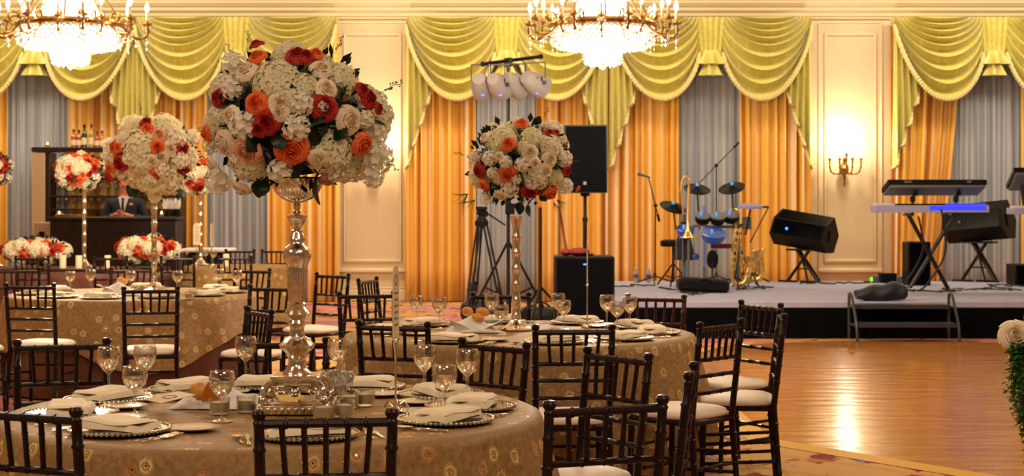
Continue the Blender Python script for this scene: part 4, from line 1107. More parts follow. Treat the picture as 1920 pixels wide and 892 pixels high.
# trailing garland at the picture edge
gx,gy=WX(1884,6.2),6.2
t=T('pedestal_stand','slim silver stand outside the picture carrying the trailing garland','stand',(gx+.20,gy,0))
P('pole',MB().lathe([(.001,0),(.14,.0),(.14,.015),(.02,.03),(.015,.9),(.12,.93),(.12,.945),(.001,.945)],24),M['silver'],t)
t=T('flower_garland','cream rose with trailing green vine hanging at the dance floor side edge','flower garland',(gx+.19,gy,.95))
P('foliage',foliage_core(.17,.16,.11,31,220),M['leaf2'],t,smooth=False)
o=ob('cream_rose',FM['c'],t,loc=(-.185,-.12,.03),rot=(1.25,-.35,0),sc=.95)
for q in ((-.05,-.1,.08),(.08,-.1,.08)): ob('cream_rose',FM['c'],t,loc=q,rot=(.7,0,0),sc=1.1)
m=MB(); rr=random.Random(77)
for s in range(14):
    x0=-.19+rr.uniform(-.03,.09); y0=-.12+rr.uniform(-.05,.06); L_=rr.uniform(.27,.40) if s>2 else .48
    pts=[Vector((x0+.015*sin(k*.9+s)+.03*k/8,y0+.02*cos(k*.7+s),.0-L_*k/8)) for k in range(9)]
    m.tube(pts,.0018,4)
    for k in range(190):
        u=rr.random(); i=min(int(u*8),7); p=pts[i].lerp(pts[i+1],u*8-i)
        d=Vector((rr.uniform(-1,1),rr.uniform(-1,1),rr.uniform(-1,.4))).normalized(); l=rr.uniform(.018,.032)*(1.2-.5*u); e=d.cross(Vector((.2,.3,1))).normalized()
        c=p+d*rr.uniform(.0,.022); m.add([c,c+d*l*.5+e*l*.36,c+d*l,c+d*l*.5-e*l*.36],[(0,1,2,3)])
P('trailing_vine',m,M['leaf2'],t,smooth=False)
# ================================================================ STAGE
SZ=.41; SF,SB=17.65,22.4
st=T('stage_platform','low grey-carpeted stage platform with a black skirt','stage'); st['kind']='structure'
sx0=1.0; sx1=12.5
P('deck',bx(((sx0+sx1)/2,(SF+SB)/2,SZ-.035),(sx1-sx0,SB-SF,.07),bev=.008),M['stagecarpet'],st)
m=MB().grid(lambda u,v:(sx0+.01+(sx1-sx0-.02)*u,SF+.012+.012*sin(u*260)*v,(SZ-.07)*(1-v)+.002),700,3)
m.grid(lambda u,v:(sx0+.012+.012*sin(u*150)*v,SB-(SB-SF-.02)*u,(SZ-.07)*(1-v)+.002),200,3)
P('skirt',m,M['skirt'],st)
m=MB()
for x in (2,4.4,6.8,9.2,11.6):
    m.box((x,SF+.5,(SZ-.07)/2),(.06,.06,SZ-.08)); m.box((x,SB-.5,(SZ-.07)/2),(.06,.06,SZ-.08))
P('support_frame',m,M['blackmetal'],st)
def Q(px,py,d): return W(px,py,d)
BM=M['blackmetal']; BK=M['black']
def sg(px,py):   # a point on the stage floor
    d=(CH-SZ)*F/(py-385); return Vector((WX(px,d),d,SZ))
# --- steps
t=T('stage_steps','portable black stage steps with two treads and curved side rails','steps',(WX(1693,17.3),17.3,0))
wd=1.05
for z,y in ((.375,.20),(.195,-.08)):
    m=MB().box((0,y,z),(wd,.27,.03),bev=.006); m.box((0,y-.13,z-.005),(wd,.012,.045)); P('tread',m,M['darkgrey'],t)
for s in (-1,1):
    m=MB(); x=s*(wd/2+.02)
    m.tube(bez([(x,-.24,.0),(x,-.20,.20),(x,-.02,.42),(x,.06,.50),(x,.14,.51),(x,.18,.44),(x,.18,.02)],6),.016,8)
    m.tube([(x,-.20,.18),(x,.18,.18)],.012,6); m.tube([(x,-.02,.37),(x,.18,.37)],.012,6)
    P('side_rail',m,M['darkgrey'],t)
# --- soft bag on the step
m=MB()
def bagf(u,v):
    a=2*PI*v; x=(u-.5)*.56; r=.115*(1-.35*abs(2*u-1)**3)+.012*sin(u*14+a*2); r*= .85+.15*u
    return (x,r*1.15*cos(a),max(-.085,r*.95*sin(a)*(.8+.4*u)))
m.grid(bagf,24,20)
for e in (0,1): m.add([bagf(e,k/20) for k in range(20)],[tuple(range(20)) if e else tuple(range(20))[::-1]])
o=P('duffel_bag',m,mat('slate_nylon',(.014,.02,.028),.55,bump=(7,.3,.01)),None,loc=(WX(1652,17.75),17.78,SZ+.087),rot=(0,-.06,.1),ang=60)
tag(o,'slate grey soft duffel bag slumped on the stage edge above the steps','bag')
# --- speakers
def cab(name,w,d,h,label,cat='speaker',led=None):
    t=T(name,label,cat)
    m=MB().box((0,0,h/2),(w,d,h),bev=.012); P('cabinet',m,BK,t)
    m=MB().box((0,-d/2-.004,h/2),(w-.05,.012,h-.05),bev=.004); P('grille',m,M['grille'],t)
    return t
t=cab('subwoofer',.62,.6,.94,'big black subwoofer cabinet on the floor at the stage corner'); t.location=(WX(1094,16.9),16.9,0)
P('power_light',bx((.0,-.316,.86),(.03,.006,.015)),M['bluelight'],t)
t=T('pole_speaker','tall black loudspeaker raised on a pole above the subwoofer','speaker',(WX(1097,16.9),16.9,.942))
m=MB().prism([(-.225,.66),(.225,.66),(.225,1.37),(-.225,1.37)],.34); P('cabinet',m,BK,t)
m=MB().box((0,-.175,1.015),(.42,.012,.68),bev=.01); P('grille',m,M['grille'],t)
P('logo_badge',bx((-.01,-.183,.76),(.035,.004,.035),bev=.003),M['greyplastic'],t)
P('pole',MB().lathe([(.001,0),(.09,0),(.09,.02),(.022,.03),(.022,.35),(.028,.36),(.028,.40),(.018,.41),(.018,.62),(.05,.63),(.05,.66),(.001,.66)],14),BM,t)
o=P('cloth_bundle',MB().sph((0,0,.04),(.12,.09,.045),12,7).sph((-.13,.01,.035),(.06,.06,.04),9,6),M['redcloth'],None,loc=(WX(1084,16.8),16.75,.945)); tag(o,'small crumpled red cloth on top of the subwoofer','cloth')
o=P('wooden_stick',MB().tube([(-.10,.42,1.46),(.04,.30,.6),(.1,.28,.02)],[.012,.016,.018],8),M['brownwood'],None,loc=(WX(1072,17),17.2-.3,0)); o.location=(WX(1066,17.3),16.98,0); tag(o,'brown wooden pole leaning behind the subwoofer','pole')
def tri_stand(m,c,h,spread,zc,r=.018,a0=.3,legz=None):
    x,y,z=c; m.tube([(x,y,z+.05),(x,y,z+h)],r,8)
    for k in range(3):
        a=a0+2*PI*k/3; m.tube([(x,y,z+zc),(x+spread*cos(a),y+spread*sin(a),z+.012)],r*.75,6)
        m.tube([(x,y,z+zc*.35),(x+spread*.55*cos(a),y+spread*.55*sin(a),z+zc*.47)],r*.5,5)
# --- light stand with four white par cans
d=19.0; bx_,by_=WX(953,d),d
t=T('light_stand','black tripod stand with a crossbar of four white stage lights','light stand',(bx_,by_,0))
m=MB(); tri_stand(m,(0,0,0),3.18,.62,1.05,.022,.5); m.lathe([(.035,1.45),(.035,1.6)],10); m.lathe([(.032,2.2),(.032,2.3)],10); P('tripod_pole',m,BM,t)
def rel(px,py,dd): p=W(px,py,dd); return Vector((p.x-bx_,p.y-by_,p.z))
a,b=rel(905,120,18.8),rel(1014,106,19.2)
m=MB().tube([a,b],.022,8); m.box((0,0,3.17),(.10,.08,.10),rot=(0,-.1,0),bev=.01); m.sph(a,.032,8,6); m.sph(b,.032,8,6); P('crossbar',m,BM,t)
hs=[(902,160,.35),(935,160,.1),(965,158,-.1),(1004,156,-.35)]
for i,(px,py,yw) in enumerate(hs):
    c=rel(px,py,18.75 if i%2 else 18.85)
    Mx=Matrix.Translation(c)@Euler((math.radians(-112),.0,yw-.5)).to_matrix().to_4x4()@Matrix.Rotation(0,4,'X')
    m=MB().lathe([(.001,-.19),(.075,-.18),(.10,-.12),(.125,-.03),(.135,.03),(.135,.14),(.125,.14),(.125,.05),(.001,.045)],20,M=Mx)
    cn=P('par_can',m,M['cangrey'],t)
    m=MB()
    for s in (-1,1): m.box(c+Vector((s*.12*cos(yw),s*.12*sin(yw),.15)),(.010,.03,.20),rot=(0,0,yw),bev=.003)
    m.tube([c+Vector((-.12*cos(yw),-.12*sin(yw),.24)),c+Vector((.12*cos(yw),.12*sin(yw),.24))],.009,6)
    P('yoke',m,M['greyplastic'],cn)
    m=MB()
    for q in (-.05,0,.05): m.box(c+Vector((q+.02*cos(yw),-.112,.045)),(.012,.03,.05),rot=(.3,0,.2))
    m.box(c+Vector((.10,-.095,.0)),(.045,.04,.045),bev=.004); P('vent_slot',m,BM,cn)
    if i in(0,1,3): P('lens_glint',MB().sph(c+Vector((.02,-.05,-.115)),(.02,.012,.015),8,6),M['bluelight'],cn)  # emissive blue spot paints a glint at the lens edge
m=MB().box((.02,-.06,1.43),(.11,.08,.13),bev=.01); m.tube([(.02,-.06,1.45),(.18,-.14,1.52)],.012,6); P('clamp_box',m,BK,t)
t=T('cable_stand','thin black pole stand between the light stand and the subwoofer','stand',(WX(1013,18.2),18.2,0))
m=MB(); tri_stand(m,(0,0,0),1.45,.5,.55,.020,.2); P('tripod_pole',m,BM,t)
t=T('video_tripod','black video tripod with fluid head beyond the middle table','tripod',(WX(903,17),17,0))
m=MB()
for k,(ex,ey) in enumerate(((-.20,-.30),(.30,-.05),(-.12,.32))):
    top=Vector((ex*.12,ey*.12,1.28)); bt=Vector((ex,ey,.0)); md=top.lerp(bt,.55)
    e=Vector((.02,0,0))
    m.tube([top+e,md+e],.011,6); m.tube([top-e,md-e],.011,6); m.tube([md+Vector((0,0,.08)),bt+Vector((0,0,.015))],.016,7); m.box(md,(.06,.04,.07),bev=.008); m.sph(bt+Vector((0,0,.02)),.02,7,5)
    if k==0: m.box(md.lerp(bt,.45),(.055,.05,.42),rot=(0.2,.25,0),bev=.01)
P('leg_set',m,BM,t)
m=MB(); m.lathe([(.001,1.24),(.07,1.25),(.075,1.30),(.05,1.33),(.035,1.36),(.05,1.38),(.05,1.42),(.001,1.43)],14); m.box((0,0,1.44),(.12,.14,.035),bev=.008); m.tube([(.04,0,1.40),(.25,.12,1.26)],.009,6); m.box((.04,.0,1.38),(.06,.05,.06),bev=.01)
P('fluid_head',m,BK,t)
for px,dd,s,w in ((905,20.2,1,'behind the video tripod'),(1012,19.3,.9,'at the foot of the thin pole stand')):
    m=MB()
    m.grid(lambda u,v:((.30+.02*sin(9*v))*cos(2*PI*u)*sin(PI*v)**.5,.17*sin(2*PI*u)*sin(PI*v)**.5,.14-.14*cos(PI*v)+.014*sin(2*PI*u*3)*sin(PI*v)),24,12)
    m.tube(arc((-.12,-.02,.27),(.14,-.02,.27),-.07,8),.014,6)
    o=P('gear_bag',m,mat('black_nylon',(.012,.013,.018),.5,bump=(12,.5,.02)),None,loc=(WX(px,dd),dd,.002),sc=s); tag(o,'soft black gear bag on the floor '+w,'bag','gear bags')
# --- microphone stands
def mic_stand(base,top,tip,label,mic=True,back=None):
    b=Vector(base); t=T('microphone_stand',label,'microphone stand',tuple(b)); r=lambda p:Vector(p)-b
    m=MB()
    for k in range(3):
        a=.4+2*PI*k/3; m.tube([(0,0,.10),(.27*cos(a),.27*sin(a),.012)],.010,6)
    m.lathe([(.018,.06),(.018,.14)],8); m.tube([(0,0,.05),r(top)],.009,7); P('upright',m,BM,t)
    tp,ti=r(top),r(tip); m=MB(); bk=tp+(tp-ti).normalized()*(back or .18); m.tube([bk,ti],.008,6); m.sph(tp,.028,8,6); m.lathe([(.018,-.05),(.018,.05)],8,M=Matrix.Translation(bk)@(bk-tp).to_track_quat('Z','Y').to_matrix().to_4x4()); P('boom_arm',m,BM,t)
    if mic:
        dd=Vector((-.8,-.2,.25)).normalized(); m=MB(); m.tube([ti,ti-dd*.02,ti+dd*.12],[.012,.013,.018],8); m.sph(ti+dd*.14,.028,10,7); P('microphone',m,M['greyplastic'],t)
    return t
b=sg(1228,531); mic_stand(b,W(1229,385,b.y),W(1216,332,b.y-.1),'singer microphone on a boom stand beside the subwoofer, angled to the bar side')
b=sg(1343,530); mic_stand(b,W(1343,310,b.y),W(1308,346,b.y-.1),'tall thin boom stand rising behind the drum kit against the sheer curtain',False,.42)
# --- drum kit
kd=20.6; kc=Vector((WX(1335,kd),kd,SZ))
t=T('electronic_drum_kit','electronic drum kit with black cymbal pads and blue-rimmed drum pads','drum kit',tuple(kc))
def r(px,py,dd=kd): return W(px,py,dd)-kc
m=MB()
for px,dd in ((1320,20.5),(1384,20.6),(1283,20.9)):
    m.tube([r(px,540,dd)*1,r(px,402,dd)],.020,8)
    for s in (-1,1): m.tube([r(px,525,dd),r(px,525,dd)+Vector((s*.04,-.22*s,-.09))],.013,6)
m.tube([r(1320,425,20.5),r(1384,425,20.6)],.018,8); m.tube([r(1320,420,20.5),r(1283,428,20.9)],.018,8); m.tube([r(1384,424,20.6),r(1406,416,20.7)],.018,8); m.box(r(1400,418,20.6),(.11,.08,.16),bev=.01)
P('rack',m,M['greyplastic'],t)
P('blue_rack_post',MB().tube([r(1320,500,20.45),r(1320,385,20.45)],.022,8),mat('lilac_chrome',(.25,.27,.75),.3,metal=.3),t,label='lilac blue post')  # post coloured lilac blue, no emission
for px,py,dd,tl in ((1262,388,20.7,.25),(1307,354,20.8,.1),(1372,352,20.8,-.25)):
    c=r(px,py,dd); Mx=Matrix.Translation(c)@Euler((.42,tl,0)).to_matrix().to_4x4()
    m=MB().lathe([(.001,-.008),(.17,-.012),(.178,-.004),(.15,.010),(.07,.022),(.045,.045),(.001,.05)],24,M=Mx)
    p=P('cymbal_pad',m,BK,t); q=r(px+5,430,dd); m=MB().tube([c,q],.010,6); P('cymbal_arm',m,BM,p)
    P('wing_nut',MB().sph(c+Vector((0,-.03,.05)),.022,8,6),mat('cyan_glint',(.05,.35,.9),.2,emit=(.02,.3,.9),es=.6),p)  # slight emission paints a cyan glint on the nut
c=r(1408,386,20.4); p=P('cymbal_pad',MB().lathe([(.001,-.02),(.16,-.02),(.165,0),(.15,.018),(.001,.022)],20,M=Matrix.Translation(c)@Euler((.12,0,0)).to_matrix().to_4x4()),M['lilac'],t,label='flat pad lit pale lilac')
P('cymbal_arm',MB().tube([c,r(1398,440,20.5)],.012,6).tube([r(1441,388,20.3),r(1406,455,20.4)],.008,6).tube([c,r(1441,388,20.3)],.014,6),BM,p)
for px,py,rr_,dd in ((1318,405,.10,20.4),(1346,406,.10,20.35),(1371,403,.10,20.4),(1285,430,.11,20.5),(1338,438,.15,20.1)):
    c=r(px,py,dd); Mx=Matrix.Translation(c)@Euler((.45,.05,0)).to_matrix().to_4x4()
    p=P('drum_pad',MB().lathe([(.001,-.09),(rr_*.8,-.09),(rr_*.95,-.06),(rr_,-.03),(rr_*.98,.0)],24,M=Mx),BK if py<420 else M['bluepad'],t)
    P('drum_head',MB().lathe([(.001,.004),(rr_*.9,.004),(rr_*1.04,.0),(rr_*1.05,.018),(rr_*.95,.02),(.001,.012)],24,M=Mx),M['bluepad'] if py>420 else M['greyplastic'],p)
    P('lug',MB().sph(c+Vector((-.03,-.07,.03)),(.018,.02,.035),7,5),mat('cyan_lug_glint',(.1,.4,.9),.2,emit=(.02,.3,.9),es=.5),p)  # lug glows slightly to paint a cyan highlight
c=r(1336,486,20.2)
p=P('bass_pad',MB().lathe([(.001,-.03),(.07,-.03),(.075,0),(.065,.02),(.001,.024)],24,M=Matrix.Translation(c)@Matrix.Rotation(PI/2,4,'X')@Matrix.Diagonal((1,1.6,1,1))),BK,t)
P('foot_pedal',MB().box(r(1335,528,20.1),(.14,.30,.03),rot=(.25,0,0),bev=.01).tube([r(1335,525,20.1),c],.01,6),BM,p)
P('sound_module',MB().box(r(1352,461,20.4),(.26,.10,.06),bev=.01),M['redcloth'],t,label='dark red sound module bar')
P('speaker_pod',MB().sph(r(1305,481,20.4),.045,8,6),M['bluepad'],t)
c=sg(1262,536); t2=T('drum_stool','black drum stool draped with a dark jacket behind the kit','stool',tuple(c))
m=MB().lathe([(.001,.52),(.16,.52),(.17,.55),(.17,.59),(.13,.61),(.001,.61)],20); P('seat',m,BK,t2)
m=MB(); tri_stand(m,(0,0,0),.52,.26,.30,.016); P('tripod_base',m,BM,t2)
o=P('jacket',MB().grid(lambda u,v:((.02+.16*v+.02*sin(u*20))*cos(2*PI*u)*(.85),(.15+.03*sin(9*u))*sin(2*PI*u)*(.4+.6*v),.85-.50*v),30,10),mat('dark_cloth',(.012,.012,.02),.8),None,loc=(c.x+.12,c.y-.16,c.z+.0)); tag(o,'dark jacket hanging over the drum stool beside the trombone','jacket')
# floor case
c=sg(1318,548); m=MB().box((0,0,.09),(.62,.28,.17),rot=(0,.06,0),bev=.04); m.tube(arc((-.1,-.14,.12),(.12,-.14,.12),-.05,6),.012,6)
o=P('instrument_case',m,BK,None,loc=c); tag(o,'soft black instrument case lying on the stage before the drum kit','case')
# trombone on stand
c=sg(1290,545); t=T('trombone','brass trombone standing upright on a floor stand','trombone',tuple(c)); r2=lambda px,py,dd=c.y:W(px,py,dd)-c
m=MB(); 
for a,b_ in ((1281,1287),): pass
m.tube(bez([r2(1281,400),r2(1278,350),r2(1281,335),r2(1286,331),r2(1291,336),r2(1292,360),r2(1291,440)],8),.012,8)
m.tube(bez([r2(1275,360),r2(1279,340),r2(1283,336)],5),.010,6)
P('slide',m,M['gold'],t)
m=MB(); P('bell',MB().lathe([(.008,.62),(.011,.40),(.016,.20),(.03,.08),(.06,.02),(.11,.0),(.112,.004),(.06,.026),(.02,.10)],24,c=r2(1290,446)),M['gold'],t)
m=MB()
for px in (1268,1280,1292): m.tube([r2(px,448,c.y-.05),r2(px,540,c.y-.05)],.007,6)
for k in range(3):
    a=2*PI*k/3; m.tube([(0,0,.15),(.22*cos(a),.22*sin(a),.012)],.010,6)
m.tube([(0,0,.1),r2(1290,450)],.011,6)
P('floor_stand',m,M['greyplastic'],t)
# saxophones
def sax(px,py,lean,label,s=1.0,red=False):
    c=sg(px,py); t=T('saxophone',label,'saxophone',tuple(c),0,'saxophones on stands')
    body=bez([(.0,0,.68),(.0,0,.45),(.02,0,.2),(.05,0,.09),(.11,0,.055),(.17,0,.10),(.19,0,.22),(.20,0,.34)],6); n=len(body)
    m=MB().tube(body,[.010+.030*(i/n)+(.035 if i>n-4 else 0)*((i-n+4)/3 if i>n-4 else 0) for i in range(n)],12,caps=False)
    P('body_tube',m,M['gold'],t)
    P('neck',MB().tube(bez([(0,0,.67),(0,0,.73),(-.04,0,.75),(-.10,0,.72)],5),.009,7),M['gold'],t)
    m=MB()
    for k in range(7): m.lathe([(.001,0),(.016,.002),(.016,.006),(.001,.008)],10,M=Matrix.Translation((.012+.002*k,-.032-.002*k,.58-.065*k))@Matrix.Rotation(PI/2,4,'X'))
    m.tube([(.03,-.03,.60),(.05,-.035,.18)],.004,5); m.tube([(-.02,-.02,.55),(.0,-.03,.2)],.004,5)
    for z in (.25,.17): m.lathe([(.001,0),(.024,.002),(.024,.008),(.001,.01)],12,M=Matrix.Translation((.185,-.045,z))@Matrix.Rotation(PI/2,4,'X'))
    P('key_work',m,M['gold'],t)
    m=MB()
    for k in range(3):
        a=.6+2*PI*k/3; m.tube([(.08,0,.14),(.08+.2*cos(a),.2*sin(a),.0)],.009,6)
    m.tube([(.08,0,.10),(.03,.06,.40)],.009,6); P('stand',m,BM,t)
    t.rotation_euler=(0,lean,0); t.scale=(s,s,s); return t
sax(1362,540,.16,'lacquered brass saxophone leaning toward the drum kit, first of three',1.3)
sax(1380,537,.03,'brass saxophone in the middle of the three on stands',1.35)
sax(1400,539,-.22,'brass saxophone nearest the wedge monitor, leaning outward',1.3)
# bottles on stage
for px,py,l in ((1192,530,'clear plastic water bottle with blue label on the stage beside the microphone stand'),(1216,530,'small clear bottle at the foot of the microphone stand')):
    c=sg(px,py); t=T('water_bottle',l,'bottle',tuple(c)); P('bottle',MB().lathe([(.001,.0),(.032,.002),(.034,.02),(.031,.06),(.034,.10),(.033,.14),(.015,.18),(.013,.20),(.001,.2)],14),mat('clear_plastic',(.7,.75,.8),.1,trans=.7),t)
    P('label',MB().lathe([(.0345,.07),(.0345,.115)],14),M['bluepad'],t); P('cap',MB().lathe([(.001,.198),(.015,.198),(.015,.215),(.001,.216)],10),M['whiteplastic'],t)
# --- wedge monitors
def wedge(loc,yaw,tilt,label,h,s=1.0,greyface=False,standtype='x'):
    t=T('wedge_monitor',label,'stage monitor',loc,yaw,'wedge monitors on stands')
    pent=[(-.30,.02),(-.08,-.14),(.22,-.14),(.32,.10),(.05,.36),(-.22,.24)]   # side profile: y,z
    Mx=Matrix.Translation((0,0,h))@Matrix.Rotation(tilt,4,'Y')@Matrix.Rotation(PI/2,4,'Z')
    P('cabinet',MB().prism(pent,.78,Mx),BK,t,smooth=False)
    g=MB()
    def fc(i,inset,off,u0=.03):
        (y0,z0),(y1,z1)=pent[i],pent[(i+1)%6]; dy,dz=y1-y0,z1-z0; l=math.hypot(dy,dz); n=(-dz/l,dy/l); 
        a=(y0+dy*inset,z0+dz*inset); b_=(y1-dy*inset,z1-dz*inset)
        vs=[]
        for x in (-.36,.36):
            for q in (a,b_):
                for o_ in (0,off): vs.append((q[0]+n[0]*o_,x,q[1]+n[1]*o_))
        return vs
    for i in (4,5):
        vs=fc(i,.04,.012); g.add(vs,[(0,1,3,2),(4,6,7,5),(0,4,5,1),(2,3,7,6),(0,2,6,4),(1,5,7,3)],Mx)
    P('grille',g,mat('lit_grille',(.05,.055,.05),.6,bump=(300,.5,.002)) if greyface else M['grille'],t,smooth=False)  # greyer grille colour paints the light on its top
    p=MB().box((.398,.02,.10),(.015,.20,.16),bev=.006); m=MB()
    hm=Matrix.Translation((0,0,h))@Matrix.Rotation(tilt,4,'Y')
    m.add([hm@Vector(v) for v in p.v],p.f); P('side_handle',m,BK,t)
    P('badge',MB().sph((hm@Vector((-.15,-.29,.12))),(.02,.01,.02),8,6),M['bluelight'] if not greyface else M['greyplastic'],t)
    m=MB()
    for s_ in (-1,1):
        m.tube([(-.22*s_,-.02,.012),(.10*s_,.0,h-.15)],.022,7); 
        m.tube([(.16,.22*s_,.012),(-.06,.02,h-.15)],.014,6)
    m.tube([(-.12,0,.18),(.12,0,.18)],.010,6); m.box((0,0,h-.155),(.42,.24,.025),bev=.005)
    m.tube([(-.30,-.16,.012),(-.02,-.18,.012)],.014,6); m.tube([(.02,-.16,.012),(.32,-.18,.012)],.014,6)
    P('stand',m,BM,t); t.scale=(s,s,s); return t
c=sg(1506,528); wedge(tuple(c),-.55,.16,'black wedge monitor on a stand between drum kit and keyboards',.60,1.0)
c=sg(1836,527); wedge(tuple(c),-.62,-.10,'black wedge monitor with lit grey face behind the keyboards',.66,1.08,True)
# --- keyboards
def keyboard(C,w,dp,h,rx,label,white=False,led=False):
    t=T('keyboard',label,'keyboard',tuple(C)); 
    Mx=Matrix.Translation((0,0,0))@Matrix.Rotation(rx,4,'X')
    def tb(name,boxes,mt,l=None):
        m=MB()
        for c,s_ in boxes:
            q=MB().box(c,s_,bev=.006); m.add(q.v,q.f,Mx)
        return P(name,m,mt,t,label=l)
    if not white:
        tb('case',[((0,0,0),(w,dp,h*.55))],BK); tb('underside_panel',[((0,0,-h*.42),(w*.97,dp*.94,h*.32))],M['greyplastic'],'grey underside')
        tb('key_bed',[((0,dp*.25,h*.31),(w*.9,dp*.40,.02))],M['whiteplastic']); tb('rear_sockets',[((-w*.3,-dp/2-.004,0),(.10,.01,.03)),((w*.32,-dp/2-.004,0),(.06,.01,.03))],M['greyplastic'])
    else:
        tb('case',[((0,0,-.01),(w,dp,h))],mat('blue_lit_silver_case',(.42,.42,.62),.4)); tb('end_panel',[((-w*.41,-dp*.1,h*.5),(w*.16,dp*.7,.03))],M['whiteplastic'],'white end panel')  # blue tint of the case paints the blue light on it
        tb('control_panel',[((.05,-dp*.1,h*.5),(w*.72,dp*.6,.02))],BK)
        tb('blue_light_strip',[((w*.30,-dp*.3,h*.53),(w*.36,dp*.3,.02)),((w*.22,-dp*.5-.003,0),(w*.5,.006,h*.6))],mat('blue_light_glow',(.02,.03,.5),.4,emit=(.03,.05,1),es=.9),'strip of blue light on the case')  # emission paints blue light lying on the keyboard
    return t
kc=sg(1745,545)
t=T('keyboard_stand','black double-tier X-shaped keyboard stand','keyboard stand',tuple(kc)); y0=kc.y
rk=lambda px,py,dd: W(px,py,dd)-kc
m=MB()
for dy in (0,):
    m.tube([rk(1703,402,y0),rk(1778,542,y0)],.026,8); m.tube([rk(1790,402,y0),rk(1704,542,y0+.05)],.026,8)
m.tube([rk(1703,402,y0)+Vector((0,-.2,0)),rk(1703,402,y0)+Vector((0,.22,0))],.018,7); m.tube([rk(1790,402,y0)+Vector((0,-.2,0)),rk(1790,402,y0)+Vector((0,.22,0))],.018,7)
for px in (1778,1704): 
    p=rk(px,542,y0); p.z=.016; m.tube([p+Vector((0,-.24,0)),p+Vector((0,.24,0))],.018,7)
P('cross_frame',m,BM,t)
m=MB()
for px in (1711,1792):
    m.tube([rk(px,404,y0-.05),rk(px,372,y0-.05),rk(px+8,352,y0+.1)],.018,7); m.box(rk(px,373,y0-.05),(.06,.06,.07),bev=.01); m.tube([rk(px+8,366,y0-.14),rk(px+8,362,y0+.2)],.014,6)
P('upper_tier_arms',m,BM,t)
keyboard(W(1743,390,y0)+Vector((0,.02,0)),1.40,.34,.09,.0,'silver keyboard lit blue, lower one on the double-tier stand',True)
keyboard(W(1754,349,y0)+Vector((0,.08,0)),1.22,.38,.12,-.28,'black keyboard tilted to the camera, upper one on the double-tier stand')
k2=sg(1985,545)
t=T('keyboard_stand','black keyboard stand mostly outside the picture beyond the double-tier one','keyboard stand',tuple(k2))
m=MB()
for a_,b_ in (((-.42,0,1.0),(.2,0,.02)),((.42,.05,1.0),(-.2,.05,.02)),((-.42,0,1.0),(-.44,.05,1.30)),((.42,0,1.0),(.42,.05,1.30)),((-.2,-.24,.016),(-.2,.24,.016)),((.2,-.24,.016),(.2,.24,.016)),((-.42,-.2,1.0),(-.42,.2,1.0)),((.42,-.2,1.0),(.42,.2,1.0))): m.tube([a_,b_],.024,8)
P('cross_frame',m,BM,t)
keyboard(Vector((k2.x,k2.y,WZ(394,k2.y))),1.2,.32,.08,0,'blue-lit keyboard cut off by the picture edge',True)
keyboard(Vector((k2.x,k2.y+.05,WZ(334,k2.y))),1.18,.38,.12,-.6,'silver-grey tilted keyboard cut off by the picture edge')
t=cab('amplifier',.30,.34,.58,'narrow black amplifier cabinet standing behind the crossed keyboard stand legs'); t.location=sg(1718,534)
t=cab('equipment_rack',.5,.4,.28,'black equipment rack cut off by the picture edge on stage','rack'); t.location=sg(1930,534)
c=sg(1664,530); t=T('power_strip_box','small black power box trailing cables behind the steps','power box',tuple(c)); P('box',bx((0,0,.07),(.22,.18,.13),bev=.01),BK,t); P('plugs',MB().box((.15,-.02,.05),(.14,.14,.09),bev=.01).box((-.16,0,.05),(.07,.1,.1),bev=.01),M['greyplastic'],t)
o=bx((0,0,.025),(.11,.08,.05),bev=.008); o=P('indicator_box',o,M['greenlight'],None,loc=sg(1640,527)); tag(o,'small glowing green box on the stage by the cream wall panel','indicator light')
# cables
rc=random.Random(41)
CB=[((1150,538),(1228,535),'beside the subwoofer'),((1235,540),(1300,552),'under the trombone'),((1290,553),(1360,545),'before the drum kit'),((1380,545),(1450,540),'under the saxophones'),((1500,533),(1640,530),'along the back edge between monitor and keyboards'),((1660,533),(1705,545),'from the power box to the keyboards'),((1705,546),(1790,548),'under the crossed keyboard stand'),((1790,545),(1870,540),'below the grey-faced monitor'),((1840,542),(1915,545),'near the equipment rack'),((1860,535),(1918,538),'piled by the equipment rack')]
for a,b,w in CB:
    p0,p1=sg(*a),sg(*b); n=14; pts=[]
    for i in range(n+1):
        p=p0.lerp(p1,i/n); e=1 if 0<i<n else 0
        pts.append(p+Vector((rc.uniform(-.06,.06)*e,rc.uniform(-.22,.22)*e,.012+rc.choice((0,0,0,.012))*e)))
    o=P('cable',MB().tube(bez(pts,4),.009,5),BM,None); tag(o,'black cable snaking on the stage '+w,'cable','stage cables')
for (x,y1_,y2_,dd) in ((1765,392,545,None),(1722,405,545,None)):
    c=sg(x,545); pts=bez([W(x,y1_,c.y-.25),W(x+8,470,c.y-.3),W(x-25,530,c.y-.25),W(x-45,546,c.y-.1)],6); 
    o=P('cable',MB().tube(pts,.012,6),BM,None); tag(o,'thick black cable drooping from the %s keyboard to the stage floor'%('lower' if x>1750 else 'upper'),'cable')

# ================================================================ BAR
bd=22.6
t=T('bar_counter','dark wood bar counter in front of the bartender','bar counter',(WX(220,bd),bd,0))
w=240*bd/F; hz=WZ(406,bd)
P('front_panel',MB().box((0,0,(hz-.05)/2),(w-.04,.5,hz-.05),bev=.01),M['barwood'],t)
P('counter_top',MB().box((0,0,hz-.025),(w,.60,.05),bev=.012),M['barwood'],t)
m=MB()
for x in (-.45,0,.45): m.box((x,-.255,.62),(.40,.02,.95),bev=.008)
P('moulded_panel',m,M['barwood'],t)
BT=hz+.001
t=T('bar_return','beige side unit of the bar with dark inset panel','bar unit',(WX(88,23.0),23.0,0))
P('side_cabinet',MB().box((0,0,.62),(.24,.5,1.22),bev=.01),M['barbeige'],t); P('inset_panel',MB().box((.0,-.255,.7),(.08,.012,.8),bev=.004),BK,t)
sd=24.0; sxa,sxb=WX(66,sd),WX(345,sd); ztop=WZ(281,sd)
